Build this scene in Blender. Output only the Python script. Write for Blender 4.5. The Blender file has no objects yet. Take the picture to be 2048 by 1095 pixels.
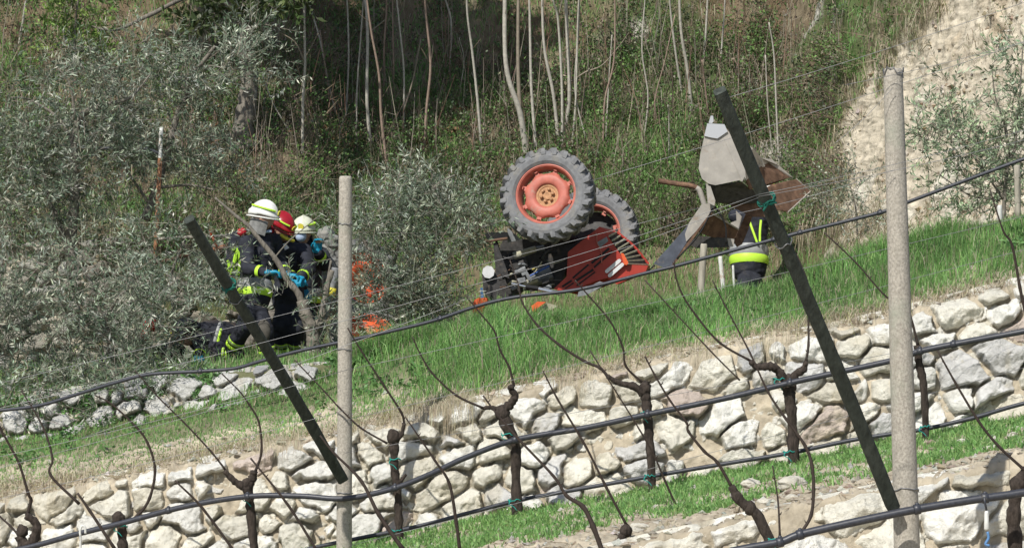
import bpy, math, random
import numpy as np
from mathutils import Vector, Matrix
rng = np.random.default_rng(7); random.seed(7)
SC = bpy.context.scene; COL = SC.collection
# ---------------- camera, world, sun, exposure ----------------
F = 7200.0                      # focal length in photo pixels (2048 wide)
cam_d = bpy.data.cameras.new('camera'); cam = bpy.data.objects.new('camera', cam_d); COL.objects.link(cam)
cam_d.sensor_width = 36.0; cam_d.lens = 36.0*F/2048.0; cam_d.clip_start = 0.5; cam_d.clip_end = 500
cam.location = (0, 0, 0); cam.rotation_euler = (math.radians(90), 0, 0); SC.camera = cam
cam_d.dof.use_dof = False
SUN = Vector((0.50, 0.88, -1.12)).normalized()      # direction the light travels
world = bpy.data.worlds.new("World"); SC.world = world; world.use_nodes = True
wn = world.node_tree; bg = wn.nodes['Background']
sky = wn.nodes.new('ShaderNodeTexSky'); sky.sky_type = 'NISHITA'; sky.sun_disc = False
sky.sun_elevation = math.asin(-SUN.z); sky.sun_rotation = math.atan2(-SUN.x, -SUN.y)
wn.links.new(sky.outputs[0], bg.inputs[0]); bg.inputs[1].default_value = 0.105
sl = bpy.data.lights.new('sun', 'SUN'); sl.energy = 4.8; sl.angle = math.radians(0.5); sl.color = (1, .965, .9)
so = bpy.data.objects.new('sun', sl); COL.objects.link(so); so.rotation_euler = SUN.to_track_quat('-Z', 'Y').to_euler()
SC.view_settings.view_transform = 'Standard'; SC.view_settings.look = 'None'
SC.view_settings.exposure = 0.1; SC.view_settings.gamma = 1.0; SC.view_settings.use_curve_mapping = False
SC.render.engine = 'CYCLES'
cy = SC.cycles; cy.max_bounces = 4; cy.diffuse_bounces = 2; cy.glossy_bounces = 2; cy.transmission_bounces = 2
cy.transparent_max_bounces = 4; cy.use_denoising = True

# ---------------- helpers ----------------
def W(px, py, Y):               # a point at distance Y seen at photo pixel (px, py)
    return Vector(((px-1024)*Y/F, Y, (547.5-py)*Y/F))
def nrm(a): return a/np.maximum(np.linalg.norm(a, axis=-1, keepdims=True), 1e-9)
def _h(i, j, k, s):
    n = (i*374761393 + j*668265263 + k*2147483647 + s*144269504) & 0x7fffffff
    n = ((n ^ (n >> 13))*1274126177) & 0x7fffffff
    n = ((n ^ (n >> 15))*1103515245) & 0x7fffffff
    return ((n ^ (n >> 12)) & 0xffffff)/float(0xffffff)
def vnoise(p, s=0):
    f = np.floor(p); i = f.astype(np.int64); t = p-f; t = t*t*(3-2*t); r = 0
    for a in (0, 1):
        for b in (0, 1):
            for c in (0, 1):
                w = (t[..., 0] if a else 1-t[..., 0])*(t[..., 1] if b else 1-t[..., 1])*(t[..., 2] if c else 1-t[..., 2])
                r = r + w*_h(i[..., 0]+a, i[..., 1]+b, i[..., 2]+c, s)
    return r*2-1
def fbm(p, f=1.0, o=4, s=0, g=.5):
    r = 0; a = 1.0; n = 0
    for k in range(o):
        r = r+a*vnoise(p*f+k*17.3, s+k); n += a; a *= g; f *= 2.03
    return r/n
def sstep(a, b, x):
    t = np.clip((x-a)/(b-a), 0, 1); return t*t*(3-2*t)
def mesh(name, V, faces, mat=None, parent=None, smooth=True, col=None, label=None, cat=None, group=None, kind=None):
    """faces: list of int arrays (n,3) / (n,4) or a list of index tuples"""
    me = bpy.data.meshes.new(name); V = np.asarray(V, dtype=np.float32)
    if len(faces) and not isinstance(faces[0], np.ndarray):
        idx = np.array([i for f in faces for i in f], dtype=np.int32); tot = np.array([len(f) for f in faces], dtype=np.int32)
    else:
        faces = [f for f in faces if len(f)]
        idx = np.concatenate([f.ravel() for f in faces]).astype(np.int32)
        tot = np.concatenate([np.full(len(f), f.shape[1]) for f in faces]).astype(np.int32)
    st = np.concatenate([[0], np.cumsum(tot)[:-1]]).astype(np.int32)
    me.vertices.add(len(V)); me.vertices.foreach_set('co', V.ravel())
    me.loops.add(len(idx)); me.loops.foreach_set('vertex_index', idx)
    me.polygons.add(len(tot)); me.polygons.foreach_set('loop_start', st)
    try: me.polygons.foreach_set('loop_total', tot)
    except Exception: pass
    me.polygons.foreach_set('use_smooth', np.full(len(tot), bool(smooth)))
    me.update(calc_edges=True)
    if col is not None:
        c = np.ones((len(V), 4), dtype=np.float32); c[:, :3] = col
        at = me.color_attributes.new('Col', 'FLOAT_COLOR', 'POINT'); at.data.foreach_set('color', c.ravel())
    o = bpy.data.objects.new(name, me); COL.objects.link(o)
    if mat: me.materials.append(mat)
    if parent: o.parent = parent; o.matrix_parent_inverse = Matrix.Translation(-parent.location)
    return tag(o, label, cat, group, kind)
def tag(o, label=None, cat=None, group=None, kind=None):
    if label: o['label'] = label
    if cat: o['category'] = cat
    if group: o['group'] = group
    if kind: o['kind'] = kind
    return o
def thing(name, loc, label, cat, group=None):
    o = bpy.data.objects.new(name, None); COL.objects.link(o); o.location = loc; o.empty_display_size = .1
    return tag(o, label, cat, group)
class Buf:
    def __init__(s): s.v = []; s.f = []; s.c = []; s.n = 0
    def add(s, V, Fs, c=None):
        V = np.asarray(V, dtype=float).reshape(-1, 3)
        s.v.append(V)
        for f in Fs: s.f.append(tuple(int(i)+s.n for i in f))
        s.c.append(np.tile(np.array(c if c is not None else (1, 1, 1), dtype=float), (len(V), 1)) if c is None or np.ndim(c) == 1 else c)
        s.n += len(V); return s
    def make(s, name, mat, parent=None, col=False, **k):
        return mesh(name, np.vstack(s.v), s.f, mat, parent, col=np.vstack(s.c) if col else None, **k)
def frames(P):
    P = np.asarray(P, float); n = len(P); T = np.zeros_like(P)
    T[1:-1] = P[2:]-P[:-2]; T[0] = P[1]-P[0]; T[-1] = P[-1]-P[-2]; T = nrm(T)
    up = np.array([0, 1., 0]) if abs(T[0][1]) < .8 else np.array([1., 0, 0])
    A = []; a = nrm(np.cross(T[0], up))
    for i in range(n):
        a = nrm(a-T[i]*np.dot(a, T[i])); A.append(a)
    A = np.array(A); B = np.cross(T, A); return T, A, B
def tube(b, P, R, seg=8, jit=0, c=None, flat=1.0):
    P = np.array([tuple(p) for p in P], float); n = len(P); R = np.broadcast_to(np.asarray(R, float), (n,))
    T, A, B = frames(P); V = []
    for i in range(n):
        for k in range(seg):
            t = 2*math.pi*k/seg; r = R[i]*(1+(random.uniform(-jit, jit) if jit else 0))
            V.append(P[i]+A[i]*math.cos(t)*r+B[i]*math.sin(t)*r*flat)
    Fs = [(i*seg+k, i*seg+(k+1) % seg, (i+1)*seg+(k+1) % seg, (i+1)*seg+k) for i in range(n-1) for k in range(seg)]
    Fs.append(tuple(range(seg))[::-1]); Fs.append(tuple((n-1)*seg+k for k in range(seg)))
    return b.add(V, Fs, c)
def smooth_path(P, n=6):
    P = [np.array(tuple(p), float) for p in P]
    if len(P) < 3: return [tuple(P[0]*(1-t)+P[-1]*t) for t in np.linspace(0, 1, n+1)]
    Q = [2*P[0]-P[1]]+P+[2*P[-1]-P[-2]]; out = []
    for i in range(1, len(Q)-2):
        for k in range(n):
            t = k/n; a, b_, c, d = Q[i-1], Q[i], Q[i+1], Q[i+2]
            out.append(.5*((2*b_)+(c-a)*t+(2*a-5*b_+4*c-d)*t*t+(3*b_-a-3*c+d)*t**3))
    out.append(P[-1]); return out
def rads(R, n):
    R = np.atleast_1d(np.asarray(R, float)); return np.interp(np.linspace(0, 1, n), np.linspace(0, 1, len(R)), R)
def box(b, c, s, M=None, bev=0.0, cc=None):
    sx, sy, sz = [v/2 for v in s]
    if bev <= 0:
        V = [(x*sx, y*sy, z*sz) for x in (-1, 1) for y in (-1, 1) for z in (-1, 1)]
        Fs = [(0, 1, 3, 2), (4, 6, 7, 5), (0, 4, 5, 1), (2, 3, 7, 6), (0, 2, 6, 4), (1, 5, 7, 3)]
    else:
        bm_V = []; Fs = []
        V = []
        for x in (-1, 1):
            for y in (-1, 1):
                for z in (-1, 1):
                    V += [(x*(sx-bev), y*(sy-bev), z*sz), (x*(sx-bev), y*sy, z*(sz-bev)), (x*sx, y*(sy-bev), z*(sz-bev))]
        id_ = lambda x, y, z, a: (((x+1)//2*4+(y+1)//2*2+(z+1)//2)*3+a)
        for z in (-1, 1): Fs.append([id_(-1, -1, z, 0), id_(1, -1, z, 0), id_(1, 1, z, 0), id_(-1, 1, z, 0)][::z])
        for y in (-1, 1): Fs.append([id_(-1, y, -1, 1), id_(1, y, -1, 1), id_(1, y, 1, 1), id_(-1, y, 1, 1)][::-y])
        for x in (-1, 1): Fs.append([id_(x, -1, -1, 2), id_(x, 1, -1, 2), id_(x, 1, 1, 2), id_(x, -1, 1, 2)][::x])
        for x in (-1, 1):
            for y in (-1, 1): Fs.append([id_(x, y, -1, 1), id_(x, y, -1, 2), id_(x, y, 1, 2), id_(x, y, 1, 1)][::x*y])
            for z in (-1, 1): Fs.append([id_(x, -1, z, 0), id_(x, -1, z, 2), id_(x, 1, z, 2), id_(x, 1, z, 0)][::-x*z])
        for y in (-1, 1):
            for z in (-1, 1): Fs.append([id_(-1, y, z, 0), id_(-1, y, z, 1), id_(1, y, z, 1), id_(1, y, z, 0)][::y*z])
        for x in (-1, 1):
            for y in (-1, 1):
                for z in (-1, 1): Fs.append([id_(x, y, z, 0), id_(x, y, z, 1), id_(x, y, z, 2)][::-x*y*z])
    V = np.array(V, float)
    if M is not None: V = V@np.array(M).T
    return b.add(V+np.array(tuple(c)), Fs, cc)
def basis(ax, up=(0, 0, 1)):     # rotation matrix whose columns are x,y,z with x along ax
    x = nrm(np.array(tuple(ax), float)); y = nrm(np.cross(np.array(up, float), x)); z = np.cross(x, y)
    return np.array([x, y, z]).T
def plate(b, P, th, nvec=None, c=None):   # polygon of 3D points given thickness
    P = np.array([tuple(p) for p in P], float); n = len(P)
    N = np.zeros(3)
    for i in range(n): N += np.cross(P[i]-P[0], P[(i+1) % n]-P[0])
    N = nrm(N) if nvec is None else nrm(np.array(tuple(nvec), float))
    V = np.vstack([P-N*th/2, P+N*th/2])
    Fs = [tuple(range(n))[::-1], tuple(range(n, 2*n))]+[(i, (i+1) % n, n+(i+1) % n, n+i) for i in range(n)]
    return b.add(V, Fs, c)
def extr(b, P, vec, c=None):
    P = np.array([tuple(p) for p in P], float); n = len(P); V = np.vstack([P, P+np.array(tuple(vec))])
    Fs = [tuple(range(n)), tuple(range(n, 2*n))[::-1]]+[(i, n+i, n+(i+1) % n, (i+1) % n) for i in range(n)]
    return b.add(V, Fs, c)
def ellip(b, c, r, M=None, n=16, m=10, cc=None, f=None):
    V = [(0, 0, -1)]+[(math.cos(2*math.pi*j/n)*math.sin(math.pi*i/m), math.sin(2*math.pi*j/n)*math.sin(math.pi*i/m), -math.cos(math.pi*i/m)) for i in range(1, m) for j in range(n)]+[(0, 0, 1)]
    Fs = [(0, 1+(j+1) % n, 1+j) for j in range(n)]
    for i in range(m-2):
        for j in range(n): a = 1+i*n; Fs.append((a+j, a+(j+1) % n, a+n+(j+1) % n, a+n+j))
    L = len(V)-1; a = 1+(m-2)*n; Fs += [(a+j, a+(j+1) % n, L) for j in range(n)]
    V = np.array(V)
    if f is not None: V = f(V)
    V = V*np.array(r)
    if M is not None: V = V@np.array(M).T
    return b.add(V+np.array(tuple(c)), Fs, cc)
def lathe(b, prof, c, ax, seg=32, cc=None, closed=True):   # prof: (along axis, radius)
    M = basis(ax, (0, 0, 1) if abs(Vector(ax).normalized().z) < .9 else (1, 0, 0)); V = []; n = len(prof)
    for a, r in prof:
        for k in range(seg):
            t = 2*math.pi*k/seg; V.append((a, r*math.cos(t), r*math.sin(t)))
    m = n if closed else n-1
    Fs = [(i*seg+k, i*seg+(k+1) % seg, ((i+1) % n)*seg+(k+1) % seg, ((i+1) % n)*seg+k) for i in range(m) for k in range(seg)]
    return b.add(np.array(V)@M.T+np.array(tuple(c)), Fs, cc)
# vectorised plant pieces
def leaves(P, D, L, Wd, N=None, fold=.0):
    n = len(P); D = nrm(D); N = rng.normal(size=(n, 3)) if N is None else N
    S = nrm(np.cross(D, N)); L = np.broadcast_to(L, (n,))[:, None]; Wd = np.broadcast_to(Wd, (n,))[:, None]
    V = np.stack([P, P+D*L*.5+S*Wd*.5, P+D*L, P+D*L*.5-S*Wd*.5], 1).reshape(-1, 3)
    return V, np.arange(4*n).reshape(n, 4)
def blades(P, h, lean, w, droop=.4):
    n = len(P); a = rng.uniform(0, 2*math.pi, n); h = h[:, None]
    s = np.stack([np.cos(a), np.sin(a)*.5, np.zeros(n)], 1)*w[:, None]*.5
    m = P+lean*h*.35+np.array([0, 0, 1])*h*.6
    t = P+lean*h*1.0+np.array([0, 0, 1])*h*(1-droop*np.linalg.norm(lean, axis=1, keepdims=True))
    V = np.stack([P-s, P+s, m-s*.8, m+s*.8, t], 1).reshape(-1, 3)
    i = np.arange(n)[:, None]*5
    return V, i+np.array([[0, 1, 3, 2]]), i+np.array([[2, 3, 4]])
def sticks(P0, P1, r0, r1):
    n = len(P0); T = nrm(P1-P0); A = nrm(np.cross(T, rng.normal(size=(n, 3)))); B = np.cross(T, A)
    r0 = np.broadcast_to(r0, (n,))[:, None]; r1 = np.broadcast_to(r1, (n,))[:, None]; V = []
    for P, r in ((P0, r0), (P1, r1)):
        for k in range(3): V.append(P+(A*math.cos(k*2.0944)+B*math.sin(k*2.0944))*r)
    V = np.stack(V, 1).reshape(-1, 3); i = np.arange(n)[:, None]*6
    return V, np.concatenate([i+np.array([[k, (k+1) % 3, 3+(k+1) % 3, 3+k]]) for k in range(3)])
class NB:                        # collects vectorised pieces
    def __init__(s): s.v = []; s.q = []; s.t = []; s.c = []; s.n = 0
    def add(s, V, c, q=None, t=None):
        s.v.append(V); k = len(V)
        if q is not None: s.q.append(q+s.n)
        if t is not None: s.t.append(t+s.n)
        c = np.asarray(c)
        s.c.append(np.tile(c, (k, 1)) if c.ndim == 1 else np.repeat(c, k//len(c), axis=0)); s.n += k
    def make(s, name, mat, parent=None, **kw):
        fs = ([np.concatenate(s.q)] if s.q else [])+([np.concatenate(s.t)] if s.t else [])
        return mesh(name, np.concatenate(s.v), fs, mat, parent, smooth=False, col=np.concatenate(s.c), **kw)
def cvar(base, n, v=.25, hue=.08):
    b = np.array(base)[None, :]*(1+rng.uniform(-v, v, (n, 1)))*(1+rng.uniform(-hue, hue, (n, 3))); return np.clip(b, 0, 1)
def pick(cols, probs, n, v=.2):
    k = rng.choice(len(cols), n, p=np.array(probs)/sum(probs)); return np.clip(np.array(cols)[k]*(1+rng.uniform(-v, v, (n, 1)))*(1+rng.uniform(-.07, .07, (n, 3))), 0, 1)

# ---------------- materials ----------------
MAT = {}
def mat(name, color=(.5, .5, .5), rough=.7, metal=0, vcol=False, noise=None, bump=None, spec=.3, dirt=None, back=None, trans=0, coat=0, stretch=(1, 1, 1)):
    m = bpy.data.materials.new(name); m.use_nodes = True; nt = m.node_tree; N = nt.nodes; L = nt.links
    p = N['Principled BSDF']; p.inputs['Roughness'].default_value = rough; p.inputs['Metallic'].default_value = metal
    p.inputs['Specular IOR Level'].default_value = spec; p.inputs['Coat Weight'].default_value = coat
    tc = N.new('ShaderNodeTexCoord'); mp = N.new('ShaderNodeMapping'); L.new(tc.outputs['Object'], mp.inputs[0]); mp.inputs['Scale'].default_value = stretch
    if vcol:
        a = N.new('ShaderNodeVertexColor'); a.layer_name = 'Col'; cur = a.outputs[0]
    else:
        a = N.new('ShaderNodeRGB'); a.outputs[0].default_value = (*color, 1); cur = a.outputs[0]
    def nz(sc, det=6, ro=.6):
        n = N.new('ShaderNodeTexNoise'); n.inputs['Scale'].default_value = sc; n.inputs['Detail'].default_value = det; n.inputs['Roughness'].default_value = ro
        L.new(mp.outputs[0], n.inputs['Vector']); return n
    if noise:                                   # (scale, low, high): brightness variation
        n = nz(noise[0]); mr = N.new('ShaderNodeMapRange'); mr.inputs[1].default_value = .3; mr.inputs[2].default_value = .7
        mr.inputs[3].default_value = noise[1]; mr.inputs[4].default_value = noise[2]; L.new(n.outputs[0], mr.inputs[0])
        mx = N.new('ShaderNodeVectorMath'); mx.operation = 'SCALE'; L.new(cur, mx.inputs[0]); L.new(mr.outputs[0], mx.inputs['Scale']); cur = mx.outputs[0]
    if dirt:                                    # list of (colour, scale, threshold, softness)
        for (dc, ds, th, so_) in dirt:
            n = nz(ds, 8, .65); mr = N.new('ShaderNodeMapRange'); mr.inputs[1].default_value = th; mr.inputs[2].default_value = th+so_; L.new(n.outputs[0], mr.inputs[0])
            mx = N.new('ShaderNodeMix'); mx.data_type = 'RGBA'; L.new(mr.outputs[0], mx.inputs[0]); L.new(cur, mx.inputs[6]); mx.inputs[7].default_value = (*dc, 1); cur = mx.outputs[2]
    if back:                                    # leaf underside colour
        g = N.new('ShaderNodeNewGeometry'); mx = N.new('ShaderNodeMix'); mx.data_type = 'RGBA'; L.new(g.outputs['Backfacing'], mx.inputs[0]); L.new(cur, mx.inputs[6])
        s2 = N.new('ShaderNodeVectorMath'); s2.operation = 'MULTIPLY'; L.new(cur, s2.inputs[0]); s2.inputs[1].default_value = back; L.new(s2.outputs[0], mx.inputs[7]); cur = mx.outputs[2]
    L.new(cur, p.inputs['Base Color'])
    if bump:                                    # list of (scale, strength, distance)
        prev = None
        for (bs, st, di) in bump:
            n = nz(bs, 8, .65); bu = N.new('ShaderNodeBump'); bu.inputs['Strength'].default_value = st; bu.inputs['Distance'].default_value = di
            L.new(n.outputs[0], bu.inputs['Height'])
            if prev: L.new(prev, bu.inputs['Normal'])
            prev = bu.outputs[0]
        L.new(prev, p.inputs['Normal'])
    if trans:
        t = N.new('ShaderNodeBsdfTranslucent'); L.new(cur, t.inputs[0]); ms = N.new('ShaderNodeMixShader'); ms.inputs[0].default_value = trans
        L.new(p.outputs[0], ms.inputs[1]); L.new(t.outputs[0], ms.inputs[2]); L.new(ms.outputs[0], N['Material Output'].inputs[0])
    MAT[name] = m; return m
mat('ground', vcol=True, rough=.95, noise=(9, .75, 1.2), bump=[(25, .6, .03), (120, .5, .01)], spec=.1)
mat('stone', vcol=True, rough=.9, noise=(14, .82, 1.12), dirt=[((.46, .41, .29), 7, .62, .2), ((.24, .24, .22), 30, .71, .1)], bump=[(22, 1, .035), (90, .9, .012)], spec=.15)
mat('blade', vcol=True, rough=.55, spec=.25, trans=.35)
mat('dry', vcol=True, rough=.9, spec=.1, trans=.2)
mat('leaf', vcol=True, rough=.5, spec=.3, trans=.25)
mat('olive_leaf', vcol=True, rough=.5, spec=.35, trans=.15, back=(1.55, 1.5, 1.5))
mat('bark', (.19, .17, .14), rough=.95, noise=(30, .6, 1.3), bump=[(40, .8, .02)], stretch=(1, 1, .3), dirt=[((.34, .33, .29), 12, .6, .1)])
mat('sapling_bark', vcol=True, rough=.8, noise=(25, .75, 1.2), bump=[(60, .4, .004)])
mat('vine_bark', (.055, .043, .035), rough=1, noise=(40, .5, 1.6), bump=[(60, 1, .02), (20, .8, .02)], stretch=(1, 1, .35))
mat('cane', (.04, .029, .023), rough=.7, noise=(60, .7, 1.3))
# ---------------- terrain ----------------
def ip(xs, ys): return lambda p: np.interp(p, xs, ys)
KX = [-1600, -400, 0, 400, 700, 1024, 1400, 1700, 2048, 2500, 3600]
YA = ip([-1600, 0, 2048, 3600], [31.5, 30.3, 28, 26.5])
aTop = ip(KX, [1250, 1070, 1000, 930, 872, 790, 712, 655, 570, 480, 300])
aFoot = ip(KX, [1520, 1310, 1215, 1145, 1090, 1026, 962, 905, 832, 740, 560])
crest = ip([-1600, -400, 0, 400, 640, 740, 860, 1024, 1200, 1400, 1550, 1700, 1850, 2048, 2500, 3600], [1100, 930, 868, 806, 765, 715, 682, 660, 643, 610, 592, 545, 502, 447, 340, 140])
bTop = ip([-1600, -400, 0, 400, 640, 740, 860, 1024, 1200, 1400, 1550, 1700, 1850, 2048, 2500, 3600], [1020, 860, 797, 746, 724, 705, 679, 657, 640, 607, 589, 542, 499, 444, 337, 137])
w0Top = ip(KX, [1700, 1450, 1370, 1290, 1225, 1145, 1062, 995, 925, 840, 630])
Y0 = ip([-1600, 3600], [25.2, 22.8])
YBk = ip([-1600, 1350, 1550, 2048, 3600], [39.6, 39.9, 40.2, 34.2, 31.5])
fz = ip([-1600, -400, 0, 400, 700, 860, 1024, 1400, 1550, 1700, 2048, 3600], [-1.9, -1.25, -1.08, -.9, -.8, -.69, -.56, -.33, -.25, -.02, .40, 1.4])
wcTop = ip([-1600, -400, 0, 300, 540, 700, 1024, 3600], [.1, .3, .40, .40, .35, .2, .25, 2.3])
def zz(py, Y): return (547.5-py)*Y/F
def nodes(px):
    ya, y0, yb = YA(px), Y0(px), YBk(px)
    fl = fz(px); lf = 1-sstep(560, 700, px); cl = sstep(1450, 1950, px)
    yw = yb+.25*lf+1.1*(1-lf)*(1-cl)+.5*cl; zw = np.where(px < 1024, wcTop(px), fl+.75*(1-cl)+.5*cl)
    return np.array([
        (8+0*px, -5.2+0*px), (y0-.12, zz(w0Top(px), y0)-1.25), (y0+.2, zz(w0Top(px), y0)),
        (ya-.05, zz(aFoot(px), ya-.05)), (ya+.32, zz(aTop(px), ya+.32)-.01), (ya+2.2, zz(crest(px), ya+2.2)-.02), (ya+2.42, zz(bTop(px), ya+2.42)-.04),
        (ya+3.6, fl), (yb, fl+.03), (yw, zw), (yw+2.7*(1-cl)+1.9*cl, zw+2.3*(1-cl)+2.3*cl), (yw+9, zw+9), (yw+45, zw+30)])
seg = [10, 40, 90, 60, 130, 16, 40, 70, 50, 260, 120, 20]
cols = np.concatenate([np.linspace(-1600, -90, 60), np.arange(-75, 2125, 3.5), np.linspace(2140, 3600, 60)])
ND = np.stack([nodes(p) for p in cols], 1)          # (nodes, cols, 2)
rows = []; rowseg = [0]
for i, n in enumerate(seg):
    for k in range(n): rows.append(ND[i]*(1-k/n)+ND[i+1]*(k/n))
    rowseg.append(len(rows))
rows.append(ND[-1]); R = np.array(rows)             # (rows, cols, 2)
TP = np.stack([(cols[None, :]-1024)*R[..., 0]/F, R[..., 0], R[..., 1]], -1)
d1 = np.gradient(TP, axis=0); d2 = np.gradient(TP, axis=1); TN = nrm(np.cross(d2, d1))
TN *= np.sign(TN[..., 2:3]+TN[..., 1:2]*-1+1e-6)
ri = np.arange(len(rows))[:, None]+0*cols[None, :]
PXg = cols[None, :]+0*ri; PYg = 547.5-TP[..., 2]/TP[..., 1]*F
hill = sstep(rowseg[8], rowseg[9], ri)
cb = np.interp(PYg, [-300, 0, 60, 150, 250, 400, 520], [2060, 1900, 1840, 1735, 1690, 1665, 1680])
cn = fbm(TP, 3.0, 4, 5)
cliff = sstep(-45, 35, PXg-cb+cn*110)*sstep(rowseg[7]-10, rowseg[7]+25, ri)
big = fbm(TP, .55, 4, 1); mid = fbm(TP, 2.4, 5, 2); fine = fbm(TP, 11, 4, 3)
amp = .03+.16*hill*(1-cliff); near = sstep(rowseg[2], rowseg[2]+5, ri)
stepn = np.abs(fbm(TP*np.array([1, 1, 1.8]), 3.2, 4, 31)); clod = np.maximum(fbm(TP, 17, 3, 33), 0)**1.5
bare = (1-sstep(rowseg[4]+70, rowseg[4]+115, ri))*(1-hill)
disp = bare*(clod*.06+fbm(TP, 7, 4, 55)*.045+np.abs(fbm(TP, 13, 4, 56))*.035)+big*amp*1.6+mid*amp*.8+fine*(.012+.02*hill)+cliff*(stepn*.05-.015+clod*.026+fine*.014+fbm(TP*np.array([1, 1, .35]), 4, 3, 45)*.05+fbm(TP, 30, 3, 44)*.012)
w0f = sstep(rowseg[1], rowseg[2], ri)*(1-sstep(rowseg[2], rowseg[2]+20, ri))
TP = TP+TN*disp[..., None]
# colour: earth tones that belong to the soil itself
soil = np.array([.20, .165, .11]); sand = np.array([.53, .47, .365]); dirtc = np.array([.42, .365, .275]); rock = np.array([.40, .38, .33]); grn = np.array([.085, .115, .045]); brown = np.array([.15, .11, .07])
def mixc(a, b, t): return a*(1-t[..., None])+b*t[..., None]
C = mixc(np.broadcast_to(brown, TP.shape), soil, sstep(-.3, .3, mid)); C = mixc(C, grn, sstep(.0, .3, big+fine*.3)*hill)
C = mixc(C, rock, hill*sstep(1150, 1300, PXg)*sstep(.25, .42, fbm(TP, 1.3, 4, 9)))
C = mixc(C, dirtc*(1+.3*mid[..., None]), 1-sstep(rowseg[4]+40, rowseg[5], ri+0*mid))
C = mixc(C, grn, sstep(rowseg[4]+50, rowseg[4]+80, ri)*(1-hill)*.6)
cs = mixc(mixc(np.broadcast_to(sand, TP.shape), np.array([.43, .36, .26]), sstep(.1, .5, mid)), np.array([.56, .52, .43]), sstep(.16, .4, fbm(TP, 2.2, 4, 12)+np.clip((PYg-260)/600, -.3, .3)))
C = mixc(C, cs, cliff); C = np.clip(C*(1+.25*fine[..., None]), 0, 1)
nr, nc = PXg.shape; gi = np.arange(nr*nc).reshape(nr, nc)
quads = np.stack([gi[:-1, :-1], gi[:-1, 1:], gi[1:, 1:], gi[1:, :-1]], -1).reshape(-1, 4)
mesh('ground', TP.reshape(-1, 3), [quads], MAT['ground'], col=C.reshape(-1, 3), kind='structure')
def samp(n, px0, px1, s0, s1, f=None):
    """random points on the ground between photo columns px0..px1 and profile coordinates s0..s1 (node index)"""
    p = rng.uniform(px0, px1, n); s = rng.uniform(s0, s1, n)
    return at_s(p, s)
def at_s(p, s):
    k = np.clip(s.astype(int), 0, 11); r = np.array(rowseg)[k]+(s-k)*np.array(seg)[k]
    c = np.interp(p, cols, np.arange(nc)); r0 = np.clip(r.astype(int), 0, nr-2); c0 = np.clip(c.astype(int), 0, nc-2); fr = (r-r0)[:, None]; fc = (c-c0)[:, None]
    g = lambda A: (A[r0, c0]*(1-fr)*(1-fc)+A[r0+1, c0]*fr*(1-fc)+A[r0, c0+1]*(1-fr)*fc+A[r0+1, c0+1]*fr*fc)
    P = g(TP); return P, nrm(g(TN)), g(cliff[..., None])[:, 0], p, 547.5-P[:, 2]/P[:, 1]*F
def hit(px, py, smin=0):
    """first ground point seen at a photo pixel"""
    c = int(np.argmin(abs(cols-px))); r0 = rowseg[smin]; y = 547.5-TP[r0:, c, 2]/TP[r0:, c, 1]*F
    k = np.argmax(y <= py); P = TP[r0+k, c]; return Vector(P)
def floor_z(X, Y):
    px = 1024+X*F/Y; c = int(np.argmin(abs(cols-px))); r = rowseg[6]+int(np.argmin(abs(TP[rowseg[6]:rowseg[10], c, 1]-Y))); return float(TP[r, c, 2])

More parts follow.
